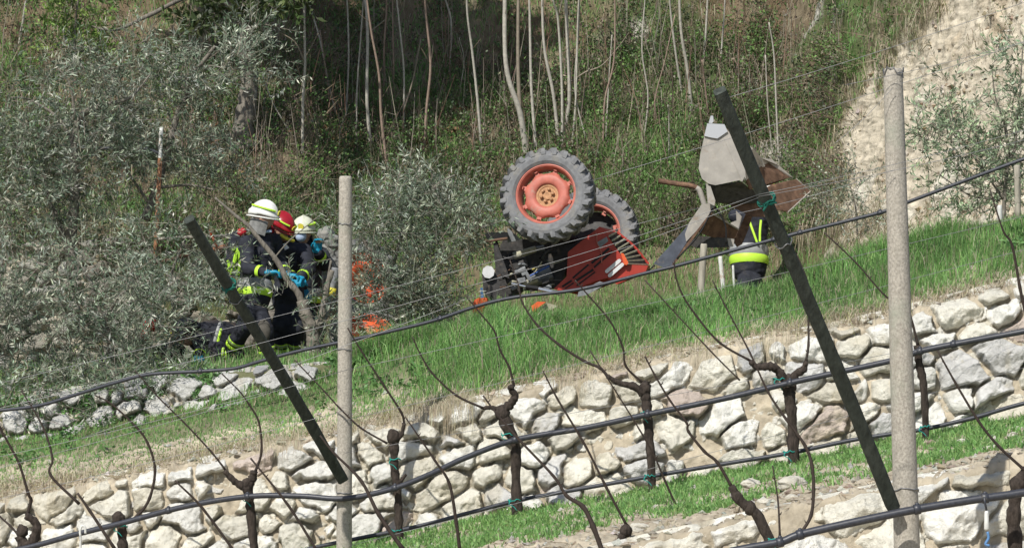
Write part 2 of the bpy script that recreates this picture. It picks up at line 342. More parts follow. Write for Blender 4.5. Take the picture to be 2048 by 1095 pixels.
# ---------------- dry stone walls: one heightfield of fitted stones each ----------------
def stone_wall(name, px0, px1, foot, top, step, cw, ch, label, seed=0, proud=.0, up=.05, dn=.1, gap=1.0, drop=.1, pal=None, rag=.06):
    """foot/top(px)->(Y,Z)"""
    r2 = np.random.default_rng(seed); L = (px1-px0)*float(foot(np.array([.5*(px0+px1)]))[0][0])/F; nu = int(L/step); px = np.linspace(px0, px1, nu)
    fy, fz_ = foot(px); ty, tz = top(px); H = float(np.mean(tz-fz_)); nv = int((H+up+dn)/step); t = np.linspace(-dn/H, 1+up/H, nv)[:, None]
    Y = fy*(1-t)+ty*t-proud; Z = fz_*(1-t)+tz*t; X = (px[None, :]-1024)*Y/F
    S = np.stack([X, 0*X, Z-(fz_+.0)[None, :]], -1)
    sx = S[..., 0]+fbm(S, 5, 3, seed+1)*.035*cw/.3+fbm(S, 16, 3, seed+2)*.014; sz = S[..., 2]+fbm(S, 5, 3, seed+7)*.035*cw/.3+fbm(S, 16, 3, seed+6)*.014
    def vor(cw, ch, sd, jt=.75, wt=.42):
        gx = sx/cw; gz = sz/ch; j0 = np.floor(gz).astype(int); F1 = np.full(X.shape, 9.); F2 = np.full(X.shape, 9.); ID = np.zeros(X.shape, int); CX = 0*F1; CZ = 0*F1
        for dj in (-2, -1, 0, 1, 2):
            jj = j0+dj; off = (jj % 2)*.5; i0 = np.floor(gx-off).astype(int)
            for di in (-2, -1, 0, 1, 2):
                ii = i0+di; h1 = _h(ii, jj, 1+0*ii, sd); h2 = _h(ii, jj, 2+0*ii, sd); h3 = _h(ii, jj, 3+0*ii, sd)
                cx = (ii+off+.5+(h1-.5)*jt)*cw; cz = (jj+.5+(h2-.5)*jt)*ch; an = (h1*7.1 % 1-.5)*.9; ca, sa = np.cos(an), np.sin(an)
                dx = (sx-cx); dz = (sz-cz); dx, dz = (dx*ca+dz*sa)/cw, (-dx*sa+dz*ca)/ch; d = (np.abs(dx)**3.2+np.abs(dz)**3.2)**(1/3.2)-(h3-.5)*wt
                nw = d < F1; F2 = np.where(nw, F1, np.minimum(F2, d)); ID = np.where(nw, ii*7919+jj*104729, ID); CX = np.where(nw, cx, CX); CZ = np.where(nw, cz, CZ); F1 = np.where(nw, d, F1)
        return (F2-F1)*min(cw, ch)*.62, ID, CX, CZ
    e, ID, CX, CZ = vor(cw, ch, seed)
    z0 = 0*ID; q = [_h(ID, z0, z0+k, seed+11) for k in range(6)]
    absent = q[0] < drop
    nn = fbm(S, 9, 4, seed+21); n2 = fbm(S, 28, 4, seed+22); n3 = np.abs(fbm(S, 6, 3, seed+23))
    ed = e+n2*.007+nn*.005; gw = .006*gap
    st = sstep(gw, gw+.016, ed)*(1-absent)
    tilt = (q[1]-.5)*(sx-CX)*.5+(q[2]-.45)*(sz-CZ)*.55
    # three planes meeting: chiselled faces
    a1 = q[4]*6.28; pl = np.minimum.reduce([((sx-CX)*np.cos(a1+k*2.1)+(sz-CZ)*np.sin(a1+k*2.1))*(.25+.5*q[5])+.05 for k in (0, 1, 2)])
    D = st*(.05+q[3]*.055+tilt+np.clip(pl, -.06, .05)*1.1+n3*.07+np.abs(fbm(S, 19, 3, seed+61))*.022)+nn*.018+n2*.010-(1-st)*.0
    e2, ID2, CX2, CZ2 = vor(cw*.36, ch*.42, seed+77, .9); q2 = _h(ID2, z0, z0+3, seed+8); s2 = sstep(.003, .018, e2+n2*.004)*(q2 > .25)*(1-sstep(.0, .3, st))
    D += (1-st)*(fbm(S, 16, 5, seed+30, .65)*.04-.02)+s2*(.012+.03*q2+(_h(ID2, z0, z0+4, seed)-.5)*(sz-CZ2)*.5)
    # ragged head of the wall
    topf = sstep(1-rag/H*1.0, 1+up/H, t+nn*.05/H+0*D); D = D*(1-topf*.6)
    V = np.stack([X, Y-D-.0, Z+D*.15], -1)
    V[..., 1] += topf*.22
    pal = pal or [((.72, .69, .59), 4), ((.76, .745, .68), 4), ((.66, .62, .51), 2.2), ((.60, .59, .56), .9), ((.58, .49, .42), .5), ((.48, .48, .47), .2)]
    pc = np.array([p[0] for p in pal]); pw = np.cumsum([p[1] for p in pal]); pw = pw/pw[-1]
    k = np.searchsorted(pw, np.clip(_h(ID, z0, z0+9, seed+5), 0, .999)); cc = pc[k]*(1+(q[5][..., None]-.5)*.25)
    mort = np.array([.52, .47, .365])*(1+.35*fbm(S, 14, 4, seed+40)[..., None])
    cc = cc*(1+.10*nn[..., None]); cc = mixc(cc, np.array([.52, .46, .32]), sstep(.15, .5, fbm(S, 7, 4, seed+55))*.4)
    c2 = pc[np.searchsorted(pw, np.clip(_h(ID2, z0, z0+9, seed+6), 0, .999))]*(.8+.3*q2[..., None]); c = mixc(mixc(mort, c2, s2*.85), cc, sstep(.1, .6, st)); g = np.arange(nv*nu).reshape(nv, nu)
    qd = np.stack([g[:-1, :-1], g[:-1, 1:], g[1:, 1:], g[1:, :-1]], -1).reshape(-1, 4)
    return mesh(name, V.reshape(-1, 3), [qd], MAT['stone'], col=np.clip(c, 0, 1).reshape(-1, 3), label=label, cat='stone wall', smooth=True)
NDp = lambda i: (lambda px: nodes(px)[i])
stone_wall('dry_stone_wall', -500, 2500, NDp(3), NDp(4), .0078, .285, .19, 'long cream dry stone wall behind the row of bare vines, below the grass bank', 3, proud=.02, up=.07, drop=.02)
stone_wall('dry_stone_wall', 600, 2500, NDp(1), NDp(2), .009, .42, .27, 'low wall of big pale stones at the bottom right, behind the right concrete post', 8, proud=.0, up=.03, dn=-.5, drop=.06)
stone_wall('dry_stone_wall', -500, 705, NDp(5), NDp(6), .0085, .22, .16, 'low white dry stone wall at the left, on top of the grass bank below the firefighters', 15, proud=.02, up=.06, drop=.03, pal=[((.54, .535, .50), 4), ((.60, .59, .55), 2), ((.42, .42, .41), 1)])
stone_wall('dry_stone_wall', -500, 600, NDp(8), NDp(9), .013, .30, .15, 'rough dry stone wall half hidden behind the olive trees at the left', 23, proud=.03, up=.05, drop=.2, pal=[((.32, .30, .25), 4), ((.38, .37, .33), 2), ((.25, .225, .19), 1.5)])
# ---------------- grasses and scrub ----------------
GRN = [(.18, .35, .10), (.25, .44, .14), (.12, .24, .08), (.34, .48, .19)]; DRY = [(.42, .37, .26), (.52, .47, .34), (.30, .26, .19)]
def patchy(P, f, s): return fbm(P, f, 4, s)
def lean_(n, a, bias=(0, -.15, 0)): return rng.normal(size=(n, 3))*np.array([a, a, .1])+np.array(bias)
def grass(name, P, h0, h1, w, dryp, kind_mat='blade', lean=.35, bias=(0, -.2, 0)):
    n = len(P); nb = NB(); h = rng.uniform(h0, h1, n)*(.7+.6*rng.random(n)); k = rng.random(n) < dryp
    c = np.where(k[:, None], pick(DRY, [3, 2, 2], n), pick(GRN, [4, 3, 2, 1], n))
    V, q, t = blades(P, h, lean_(n, lean, bias), w*rng.uniform(.7, 1.3, n)); nb.add(V, c, q, t)
    return nb.make(name, MAT[kind_mat], kind='stuff')
# bank above the long wall
P, N_, cl, p, py = samp(150000, -250, 2300, 4.12, 6.15)
s_ = (crest(p)-py)/(crest(p)-aTop(p)); s_ = -s_             # 0 at crest
sv = np.clip((py-crest(p))/(aTop(p)-crest(p)), 0, 1)        # 1 near the wall
edge = .93+.20*patchy(P, 1.1, 71)+.14*patchy(P, 5, 72)
keep = rng.random(len(P)) < (1-sstep(edge-.10, edge+.04, sv))*(.45+.55*sstep(-.35, -.05, patchy(P, 3.2, 79)))
keep &= ~((p < 700) & (py < crest(p)+1))
g = P[keep]; svk = sv[keep]; tall = .6+.9*sstep(-.2, .3, patchy(g, .9, 73)); pk = p[keep]
nb = NB(); n = len(g); h = (.05+.17*rng.random(n)**1.4)*tall*(1-.5*(1-sstep(640, 760, pk)))*(1-.3*np.exp(-((pk-1530)/90.)**2))*(1-.5*svk)*(1+.7*np.exp(-((pk-1000)/130.)**2)+.65*np.exp(-((pk-1230)/150.)**2)); dr = rng.random(n) < (.13+.35*sstep(edge[keep]-.3, edge[keep], svk))
V, q, t = blades(g, h, lean_(n, .33, (.05, -.2, 0)), rng.uniform(.004, .009, n)); nb.add(V, np.where(dr[:, None], pick(DRY, [3, 2, 2], n), pick(GRN, [4, 3, 2, 1], n)*(1+.5*patchy(g, 1.7, 74)+.3*patchy(g, 6, 75))[:, None].clip(.45, 1.6)), q, t)
nb.make('bank_grass', MAT['blade'], kind='stuff')
P, N_, cl, p, py = samp(2600, -250, 2300, 4.4, 6.1); P = P[patchy(P, 1.4, 66) > .08]; m = len(P); per = 12; Q = np.repeat(P+np.array([0, -.02, .03]), per, 0)+rng.normal(size=(m*per, 3))*np.array([.03, .03, .02]); nb = NB()
V, q = leaves(Q, rng.normal(size=(m*per, 3))*np.array([1, 1, .5])+np.array([0, 0, .4]), rng.uniform(.03, .07, m*per), rng.uniform(.014, .03, m*per)); nb.add(V, cvar((.11, .22, .07), m*per, .35), q); nb.make('bank_weeds', MAT['leaf'], kind='stuff')
# straw fringe between grass and wall
P, N_, cl, p, py = samp(60000, -250, 2300, 4.0, 5.0); sv = np.clip((py-crest(p))/(aTop(p)-crest(p)), 0, 1)
edge = .88+.18*patchy(P, 1.1, 71); k = (sv > edge-.12) & (rng.random(len(P)) < (1-sstep(edge+.05, edge+.30, sv))*(.1+.5*sstep(-.1, .3, patchy(P, 1.8, 77))))
P = P[k]; n = len(P); nb = NB(); V, q, t = blades(P, rng.uniform(.06, .2, n), lean_(n, .8, (0, -.5, -.25)), rng.uniform(.003, .006, n), droop=.8); nb.add(V, pick(DRY+[(.33, .33, .14)], [3, 3, 2, 1], n), q, t)
V, q = sticks(P[:2500], P[:2500]+rng.normal(size=(2500, 3))*np.array([.12, .06, .03]), .0025, .001); nb.add(V, cvar((.3, .23, .15), 2500), q)
nb.make('dry_grass', MAT['dry'], kind='stuff')
# straw hanging down the wall in a few places
nb = NB()
for (cx, cnt, ln) in ((905, 900, .38), (1140, 250, .2), (1545, 160, .4), (1390, 160, .2), (560, 300, .2), (830, 300, .15)):
    P, _, _, p, py = samp(cnt, cx-45, cx+45, 4.0, 4.25); h = -rng.uniform(.3, 1, cnt)*ln
    V, q, t = blades(P+np.array([0, -.22, .03]), h, lean_(cnt, .15, (0, .1, 0)), np.full(cnt, .003)); nb.add(V, pick(DRY, [3, 2, 1], cnt), q, t)
nb.make('hanging_straw', MAT['dry'], kind='stuff')
# strip of short grass along the foot of the long wall
P, N_, cl, p, py = samp(90000, 500, 2400, 2.25, 3.02); mid_ = aFoot(p)+46+10*patchy(P, 1.5, 80)
k = (py < mid_+ 14+22*patchy(P, 3, 81)) & (rng.random(len(P)) < .12+.88*sstep(-.2, .15, patchy(P, 2.5, 83))); P = P[k]
n = len(P); nb = NB(); V, q, t = blades(P, rng.uniform(.025, .085, n), lean_(n, .6, (0, -.2, 0)), rng.uniform(.006, .012, n)); nb.add(V, pick(GRN, [4, 4, 2, 2], n), q, t)
nb.make('foot_grass', MAT['blade'], kind='stuff')
# loose twigs, clods and rubble on the bare earth
P, N_, cl, p, py = samp(3500, 400, 2400, 2.0, 2.95); nb = NB(); n = len(P); V, q = sticks(P, P+rng.normal(size=(n, 3))*np.array([.06, .04, .012]), .003, .001); nb.add(V, cvar((.25, .18, .12), n, .5), q)
nb.make('earth_litter', MAT['dry'], kind='stuff')
def rubble(name, P, r0, r1, cols_, seedc=0):
    n = len(P); base = np.array([(0, 0, 1), (1, 0, 0), (0, 1, 0), (-1, 0, 0), (0, -1, 0), (0, 0, -1)], float)
    V = base[None]*rng.uniform(.6, 1.2, (n, 6, 1)); ang = rng.uniform(0, 6.3, n); ca, sa = np.cos(ang), np.sin(ang)
    X = V[..., 0]*ca[:, None]-V[..., 1]*sa[:, None]; Yy = V[..., 0]*sa[:, None]+V[..., 1]*ca[:, None]; V = np.stack([X, Yy, V[..., 2]*.7], -1)+rng.normal(size=(n, 6, 3))*.2
    V = V*(r0+(r1-r0)*rng.random(n)**3)[:, None, None]+P[:, None]; i = np.arange(n)[:, None]*6
    T = np.concatenate([i+np.array([f]) for f in ((0, 1, 2), (0, 2, 3), (0, 3, 4), (0, 4, 1), (5, 2, 1), (5, 3, 2), (5, 4, 3), (5, 1, 4))])
    nb = NB(); nb.add(V.reshape(-1, 3), pick(cols_, [1]*len(cols_), n), None, T); return nb.make(name, MAT['stone'], kind='stuff')
Pa = samp(2600, -200, 2350, 4.0, 4.45)[0]; Pb = samp(7000, 500, 2350, 2.0, 2.8)[0]
Pc, _, cl, p, py = samp(60000, 1600, 2350, 8.2, 11.0); Pc = Pc[(cl > .6) & (rng.random(len(cl)) < .5*sstep(-.2, .4, patchy(Pc, 2.2, 88)))][:3500]
rubble('gravel', np.vstack([Pa, Pb]), .006, .045, [(.36, .31, .23), (.42, .38, .29), (.48, .46, .40)])
rubble('cliff_rubble', Pc, .006, .05, [(.46, .39, .29), (.36, .29, .2), (.55, .51, .43)])
# terrace floor
P, N_, cl, p, py = samp(60000, -250, 2300, 6.1, 8.95); k = (rng.random(len(P)) < np.where(p < 700, .45, 1)*(1-cl)); grass('terrace_grass', P[k], .05, .16, .007, .2)
P, N_, cl, p, py = samp(9000, 860, 1480, 6.0, 7.0); grass('tall_grass', P[rng.random(len(P)) < .3+.6*sstep(-.2, .2, patchy(P, 1.5, 60))], .08, .22, .008, .12, bias=(.03, -.12, 0))
# hillside
P, N_, cl, p, py = samp(140000, -250, 2300, 8.95, 11.2); gp = .20+patchy(P, .8, 91)+.35*patchy(P, 3, 92)-.45*sstep(1380, 1650, p)*(1-sstep(60, 220, py))
nh = 1-cl; k = (rng.random(len(P)) < nh*(.15+.85*sstep(-.02, .22, gp))) ; G = P[k]; n = len(G); nb = NB()
V, q, t = blades(G, rng.uniform(.06, .2, n), lean_(n, .45, (0, -.5, 0)), rng.uniform(.006, .012, n), .6); nb.add(V, pick(GRN+DRY[:1], [4, 3, 2, 1, 1.2], n), q, t)
k = (rng.random(len(P)) < nh*((1.0-.8*sstep(-.05, .25, gp))*.7))*(rng.random(len(P)) < .6); G = P[k]; n = len(G)
V, q, t = blades(G, rng.uniform(.08, .3, n), lean_(n, .5, (.0, -.9, -.3)), rng.uniform(.004, .008, n), 1.1); nb.add(V, pick(DRY+[(.16, .13, .09), (.12, .16, .06)], [2.5, 1.5, 3, 3, 3], n), q, t)
nb.make('hillside_grass', MAT['blade'], kind='stuff')
# dense scrub: small leaves and twigs in clumps
nb = NB(); P, N_, cl, p, py = samp(8200, -250, 2300, 8.9, 11.2)
gp = patchy(P, .9, 95); right = sstep(1150, 1500, p); k = (rng.random(len(P)) < (1-cl)*(.35+.65*sstep(-.15, .25, gp+.25*right-.6*sstep(1400, 1650, p)*(1-sstep(40, 170, py))))); P = P[k]; N_ = N_[k]; gp = gp[k]; m = len(P); per = 52; hgt = np.clip(.10+.55*patchy(P, 1.6, 96), .03, .34)[:, None]
Q = np.repeat(P+N_*hgt*rng.uniform(.3, 1, (m, 1)), per, 0)+rng.normal(size=(m*per, 3))*np.repeat(rng.uniform(.05, .16, (m, 1)), per, 0); n = len(Q)
tone = pick([(.09, .17, .05), (.14, .24, .07), (.17, .175, .11), (.13, .11, .08), (.22, .195, .14), (.075, .105, .055)], [5, 3, 1.6, 1.6, 1.2, 3], m, .3)
c = np.clip(np.repeat(tone, per, 0)*rng.uniform(.65, 1.4, (n, 1)), 0, 1)
V, q = leaves(Q, rng.normal(size=(n, 3)), rng.uniform(.025, .06, n), rng.uniform(.014, .03, n)); nb.add(V, c, q)
T0 = np.repeat(P, 5, 0)+rng.normal(size=(m*5, 3))*.04; T1 = T0+np.repeat(N_*(hgt+.06), 5, 0)+rng.normal(size=(m*5, 3))*np.array([.12, .1, .14]); V, q = sticks(T0, T1, .004, .0015); nb.add(V, cvar((.26, .21, .15), m*5, .5), q)
nb.make('hillside_scrub', MAT['leaf'], kind='stuff')
# shaggy overhang of dry grass along the edge of the bare slope
pp = []; 
P, N_, cl, p, py = samp(60000, 1550, 2150, 8.6, 11.1); k = (cl > .05) & (cl < .75); P = P[k]; py = py[k]; k = rng.random(len(P)) < .95; P = P[k]; n = len(P); nb = NB()
V, q, t = blades(P+np.array([0, -.03, .02]), rng.uniform(.08, .26, n), lean_(n, .45, (.25, -1.0, -.5)), rng.uniform(.004, .008, n), 1.1); nb.add(V, pick(DRY+[(.14, .11, .07), (.12, .15, .05)], [2.5, 1.5, 3, 3, 1.5], n), q, t)
nb.make('overhanging_grass', MAT['dry'], kind='stuff')
# sparse weeds and roots on the bare slope
P, N_, cl, p, py = samp(30000, 1600, 2300, 8.2, 11.0); k = (cl > .7) & (rng.random(len(cl)) < .10*sstep(0, .4, patchy(P, 1.8, 99))+.25*sstep(330, 430, py)*(p < 1800)); P = P[k]; n = len(P); nb = NB()
P = np.repeat(P, 7, 0)+rng.normal(size=(n*7, 3))*.03; n = len(P)
V, q, t = blades(P, rng.uniform(.03, .12, n), lean_(n, .8, (0, -.5, 0)), rng.uniform(.004, .008, n), .9); nb.add(V, pick(DRY+[(.12, .15, .06), (.2, .15, .1)], [1, 1, 3, 2, 2], n), q, t); nb.make('slope_weeds', MAT['dry'], kind='stuff')
# fallen brown leaves under the big tree
P, N_, cl, p, py = samp(22000, 380, 950, 9.0, 10.4); k = (py > 215) & (py < 350) & (rng.random(len(P)) < sstep(-.1, .2, patchy(P, 2, 98))); P = P[k]+N_[k]*.03; n = len(P); nb = NB()
V, q = leaves(P, rng.normal(size=(n, 3))*np.array([1, 1, .4]), rng.uniform(.05, .11, n), rng.uniform(.03, .05, n), N_[k]+rng.normal(size=(n, 3))*.5); nb.add(V, pick([(.26, .15, .08), (.34, .22, .13), (.2, .12, .08)], [1, 1, 1], n), q); nb.make('leaf_litter', MAT['dry'], kind='stuff')
# ---------------- posts, braces, stakes ----------------
mat('concrete', (.42, .385, .325), .9, noise=(75, .6, 1.25), dirt=[((.27, .25, .20), 9, .55, .2), ((.33, .34, .27), 3, .55, .2)], bump=[(70, .9, .006), (260, .8, .004)], stretch=(1, 1, .8))
mat('shaded_old_wood', (.046, .054, .045), .9, noise=(30, .6, 1.4), dirt=[((.105, .118, .098), 12, .60, .15)], bump=[(60, .8, .01)], stretch=(1, 1, .12))  # shade on the braces' undersides is put into this dark base colour
mat('grey_wood', (.36, .33, .27), .9, noise=(40, .7, 1.2), bump=[(60, .8, .006)], stretch=(1, 1, .15))
mat('hose', (.032, .034, .042), .42, spec=.45, noise=(50, .8, 1.5), dirt=[((.13, .12, .10), 14, .62, .15)])
mat('wire', (.22, .22, .22), .45, metal=.6); mat('twine', (.02, .30, .25), .7); mat('green_cord', (.01, .11, .08), .8)
mat('white_paint', (.62, .62, .58), .6, noise=(30, .8, 1.1), dirt=[((.35, .16, .07), 10, .58, .1)]); mat('rust_wood', (.30, .15, .08), .8, noise=(40, .6, 1.4))
mat('blue_plastic', (.10, .22, .42), .4)
def ring(name, m, parent, c, ax, r, th, n=20, wob=0):
    b = Buf(); M = basis(ax, (0, 1, 0)); P = [np.array(tuple(c))+M@np.array([random.uniform(-wob, wob), r*math.cos(t), r*math.sin(t)]) for t in np.linspace(0, 2*math.pi, n)]
    tube(b, P, th, 5); return b.make(name, m, parent)
def post(name, label, p0, p1, Y, r0, r1, seg=16, tie=None):
    a, b_ = W(*p0, Y), W(*p1, Y); a.z = b_.z+(a.z-b_.z); t = thing(name, (b_.x, b_.y, b_.z), label, 'post'); b = Buf()
    P = [a+Vector((0, 0, .0)), a-Vector((0, 0, .012)), a-Vector((0, 0, .03))]+[a.lerp(b_, k/12) for k in range(1, 13)]
    R = [r0*.82, r0*.96, r0]+[r0+(r1-r0)*k/12 for k in range(1, 13)]; tube(b, P, R, seg, jit=.012)
    b.make('shaft', MAT['concrete'], t)
    for k, (py, w_) in enumerate(tie or []):
        f = (py-p0[1])/(p1[1]-p0[1]); c = a.lerp(b_, f); ring('wire_loop', MAT['wire'], t, c+Vector((0, 0, 0)), (0.05, .1, 1), (r0+(r1-r0)*f)+.004, .004, wob=w_)
    return t
YR1 = lambda px: float(YA(px))-.95
post('concrete_post', 'tall slim pale concrete post left of the overturned tractor, holding the left brace', (691, 352), (688, 1195), YR1(690), .052, .064, tie=[(448, .01), (700, .01), (985, .006)])
post('concrete_post', 'thick tall concrete post at the right, its top in front of the bare slope', (1786, 137), (1817, 1200), 22.3, .060, .083, tie=[(145, .03), (980, .012), (1018, .01)])
def brace(label, p0, p1, Y0_, Y1_, w, cordpx, cpy):
    a, b_ = W(*p0, Y0_), W(*p1, Y1_); t = thing('wooden_brace', tuple(b_), label, 'brace'); b = Buf(); M = basis(a-b_, (0, 1, 0)); L = (a-b_).length; n = 14
    for k in range(1): pass
    P = []; V = []; prof = [(-1, -.7), (-.7, -1), (.7, -1), (1, -.7), (1, .7), (.7, 1), (-.7, 1), (-1, .7)]
    for i in range(n+1):
        f = i/n; ww = w*(1-.12*f)/2; off = np.array([0, math.sin(f*5)*.006, math.cos(f*4)*.004])
        for (u, v) in prof: V.append(np.array(tuple(b_))+M@(np.array([L*f, u*ww*random.uniform(.95, 1.05), v*ww*random.uniform(.95, 1.05)])+off))
    Fs = [(i*8+k, i*8+(k+1) % 8, (i+1)*8+(k+1) % 8, (i+1)*8+k) for i in range(n) for k in range(8)]+[tuple(range(8))[::-1], tuple(n*8+k for k in range(8))]
    b.add(V, Fs); b.make('beam', MAT['shaded_old_wood'], t, smooth=False)
    for k, (cpy_, m) in enumerate(cpy):
        f = (cpy_-p1[1])/(p0[1]-p1[1]); c = b_.lerp(a, f)
        for q in range(3 if m == 'green_cord' else 1): ring('cord' if m == 'green_cord' else 'wire_loop', MAT[m], t, c+Vector((0, 0, .008*q)), tuple((a-b_)+Vector((random.uniform(-.2, .2), 0, 0))), w*.62, .006 if m == 'green_cord' else .004, wob=.01)
        if m == 'green_cord':
            b = Buf(); s = c+Vector((-w*.5, -w*.5, 0)); tube(b, smooth_path([s, s+Vector((.03, 0, -.03)), s+Vector((.02, 0, -.06)), s+Vector((.05, 0, -.02)), s+Vector((.1, 0, -.01))], 4), .006, 5); b.make('cord_knot', MAT[m], t)
    return t
brace('weathered dark wooden brace leaning left against the slim concrete post, in front of the firefighters', (379, 437), (685, 958), 26.6, 28.35, .088, 450, [(565, 'green_cord'), (590, 'wire')])
brace('dark wooden brace leaning left against the thick concrete post, before the loader bucket', (1441, 180), (1786, 1012), 20.6, 22.15, .084, 1518, [(390, 'green_cord'), (470, 'wire')])
def stake(name, label, p0, p1, Y, r, m, cat='stake', m2=None, Yt=None):
    a, b_ = W(*p0, Yt or Y), W(*p1, Y); t = thing(name, tuple(b_), label, cat); b = Buf(); tube(b, [a, a.lerp(b_, .02)]+[a.lerp(b_, k/6) for k in range(1, 7)], [r*.8]+[r]*7, 10, jit=.04); b.make('shaft', MAT[m], t)
    if m2: b = Buf(); c = a.lerp(b_, .16); tube(b, [c, b_], [r*1.06, r*1.0], 10); b.make('rusty_foot', MAT[m2], t)
    return t
h_ = hit(318, 362); stake('marker_stake', 'white marker stake with a rusty foot among the olive branches at the left', (323, 254), (304, 640), 36.35, .021, 'white_paint', m2='rust_wood')
stake('short_post', 'short grey wooden stub post in the grass below the loader arm', (1408, 487), (1398, 640), 34.5, .033, 'grey_wood', 'post')
stake('white_pipe', 'short white pipe leaning in the grass behind the stub post', (1440, 512), (1449, 600), 36.5, .022, 'white_paint', 'pipe')
stake('thin_white_stick', 'thin white stick standing in the grass beside the hidden firefighter', (1466, 530), (1469, 590), 33.5, .011, 'white_paint', 'stick')
stake('grey_stake', 'grey stake tied to the hose in front of the right olive tree', (2034, 330), (2036, 440), 31.5, .028, 'grey_wood')
stake('white_stake', 'white stake under the right olive tree at the edge of the grass', (1999, 410), (2001, 460), 31.2, .022, 'white_paint')

# ---------------- irrigation hoses ----------------
def hose(label, pts, Yf, r, clips=()):
    P = [W(x, y, Yf(x) if callable(Yf) else Yf) for x, y in pts]; S = smooth_path(P, 8); b = Buf(); t = thing('irrigation_hose', tuple(P[0]), label, 'hose'); tube(b, S, r, 10); b.make('hose_pipe', MAT['hose'], t)
    for x in clips:
        c = min(S, key=lambda q: abs(1024+q[0]*F/q[1]-x)); k = [i for i, q in enumerate(S) if q is c][0]; d = np.array(S[min(k+1, len(S)-1)])-np.array(S[k-1]); b = Buf(); lathe(b, [(-.022, r*1.0), (-.018, r*1.3), (.018, r*1.3), (.022, r*1.0)], c, d, 10); ellip(b, np.array(c)+np.array([0, -.2*r, r*1.2]), (.014, .012, .012), n=8, m=6); b.make('hose_clip', MAT['hose'], t)
hose('thick black irrigation hose running along the bare vines in front of the long wall', [(-120, 1130), (50, 1095), (150, 1068), (240, 1046), (370, 1012), (495, 992), (600, 991), (690, 996), (790, 975), (870, 943), (930, 915), (1030, 879), (1170, 855), (1295, 828), (1450, 796), (1580, 765), (1790, 719), (1840, 702), (1950, 680), (2048, 662), (2250, 622)], lambda x: YR1(x)-.1, .0225, (336, 497, 795, 1030, 1295, 1591, 1840, 1905))
hose('lower black irrigation hose close to the ground at the foot of the long wall', [(480, 1140), (620, 1096), (820, 1055), (925, 1028), (1030, 1001), (1120, 984), (1300, 952), (1440, 928), (1580, 905), (1700, 880), (1790, 866), (1850, 857), (1950, 834), (2048, 806), (2250, 760)], lambda x: YR1(x)+.25, .0165, (1030, 1298, 1582, 1852))
hose('black irrigation hose crossing the thick concrete post at the bottom right', [(1380, 1120), (1480, 1098), (1560, 1083), (1600, 1068), (1700, 1045), (1820, 1020), (1930, 1001), (2048, 984), (2250, 950)], 22.05, .0255, (1560, 1600, 1832, 1968))
hose('highest black irrigation hose, sagging across the firefighters and in front of the tractor', [(-120, 830), (0, 820), (80, 810), (160, 786), (230, 765), (300, 748), (400, 742), (470, 736), (520, 722), (600, 701), (690, 682), (790, 660), (870, 640), (950, 613), (1030, 594), (1160, 578), (1295, 545), (1350, 532), (1420, 513), (1520, 486), (1600, 465), (1760, 425), (1800, 410), (1920, 365), (2048, 318), (2250, 250)], lambda x: float(YA(x))+1.5, .0155, (395, 880, 1545, 1600, 1760))
hose('short black hose above the olive crown beside the marker stake', [(120, 290), (190, 296), (250, 297), (300, 300), (345, 320)], 38.6, .02)
# ---------------- trellis wires ----------------
wires = [((-60, 925), (560, 776), 26.8, 'lowest'), ((-60, 780), (1400, 415), 26.6, ''), ((920, 577), (1517, 389), 20.9, ''), ((930, 600), (1517, 395), 20.9, ''), ((1517, 389), (2120, 240), 20.9, ''), ((1517, 393), (2120, 262), 20.9, ''),
 ((-60, 830), (920, 577), 24, ''), ((150, 880), (930, 600), 24, ''), ((-60, 950), (690, 740), 27.5, ''), ((690, 740), (2120, 415), 27.5, ''), ((690, 840), (2120, 480), 27.6, ''), ((-60, 1010), (690, 820), 27.6, ''), ((690, 905), (2120, 640), 27.9, ''),
 ((1180, 362), (2120, 60), 24, ''), ((1440, 200), (2120, -20), 24, ''), ((1786, 175), (1665, 290), 22.2, 'steep'), ((1690, 170), (2120, 62), 22.2, ''), ((1460, 430), (1786, 340), 22.2, ''), ((700, 1090), (2120, 715), 27.8, '')]
wl = ['thin wire low over the grass bank at the far left', 'long thin wire from the far left past the top of the left brace', 'upper of two wires tied to the right brace in front of the tractor', 'lower of two wires tied to the right brace in front of the tractor', 'upper wire running right from the green cord of the right brace', 'lower wire running right from the green cord of the right brace',
 'thin wire crossing the olive branches and the crouching figure', 'thin wire crossing the legs of the firefighters', 'wire reaching the slim concrete post from the left over the low wall', 'wire running right from the slim concrete post over the bank grass', 'wire above the long wall right of the slim concrete post', 'wire over the dry grass left of the slim concrete post', 'wire crossing the upper stones of the long wall',
 'thin wire above the tractor wheel reaching over the loader bucket', 'highest wire, passing the top of the right brace', 'steep stay wire running down left from the head of the thick concrete post', 'wire leaving the head of the thick concrete post across the bare slope', 'faint wire between the right brace and the thick concrete post', 'lowest wire across the middle of the long wall']
for (p0, p1, Y, _), l in zip(wires, wl):
    a, c = W(*p0, Y), W(*p1, Y); S = [a.lerp(c, k/16)-Vector((0, 0, .02*math.sin(math.pi*k/16))) for k in range(17)]; b = Buf(); tube(b, S, .0020 if Y > 23 else .0017, 5); o = b.make('trellis_wire', MAT['wire'], label=l, cat='wire', group='trellis wires')
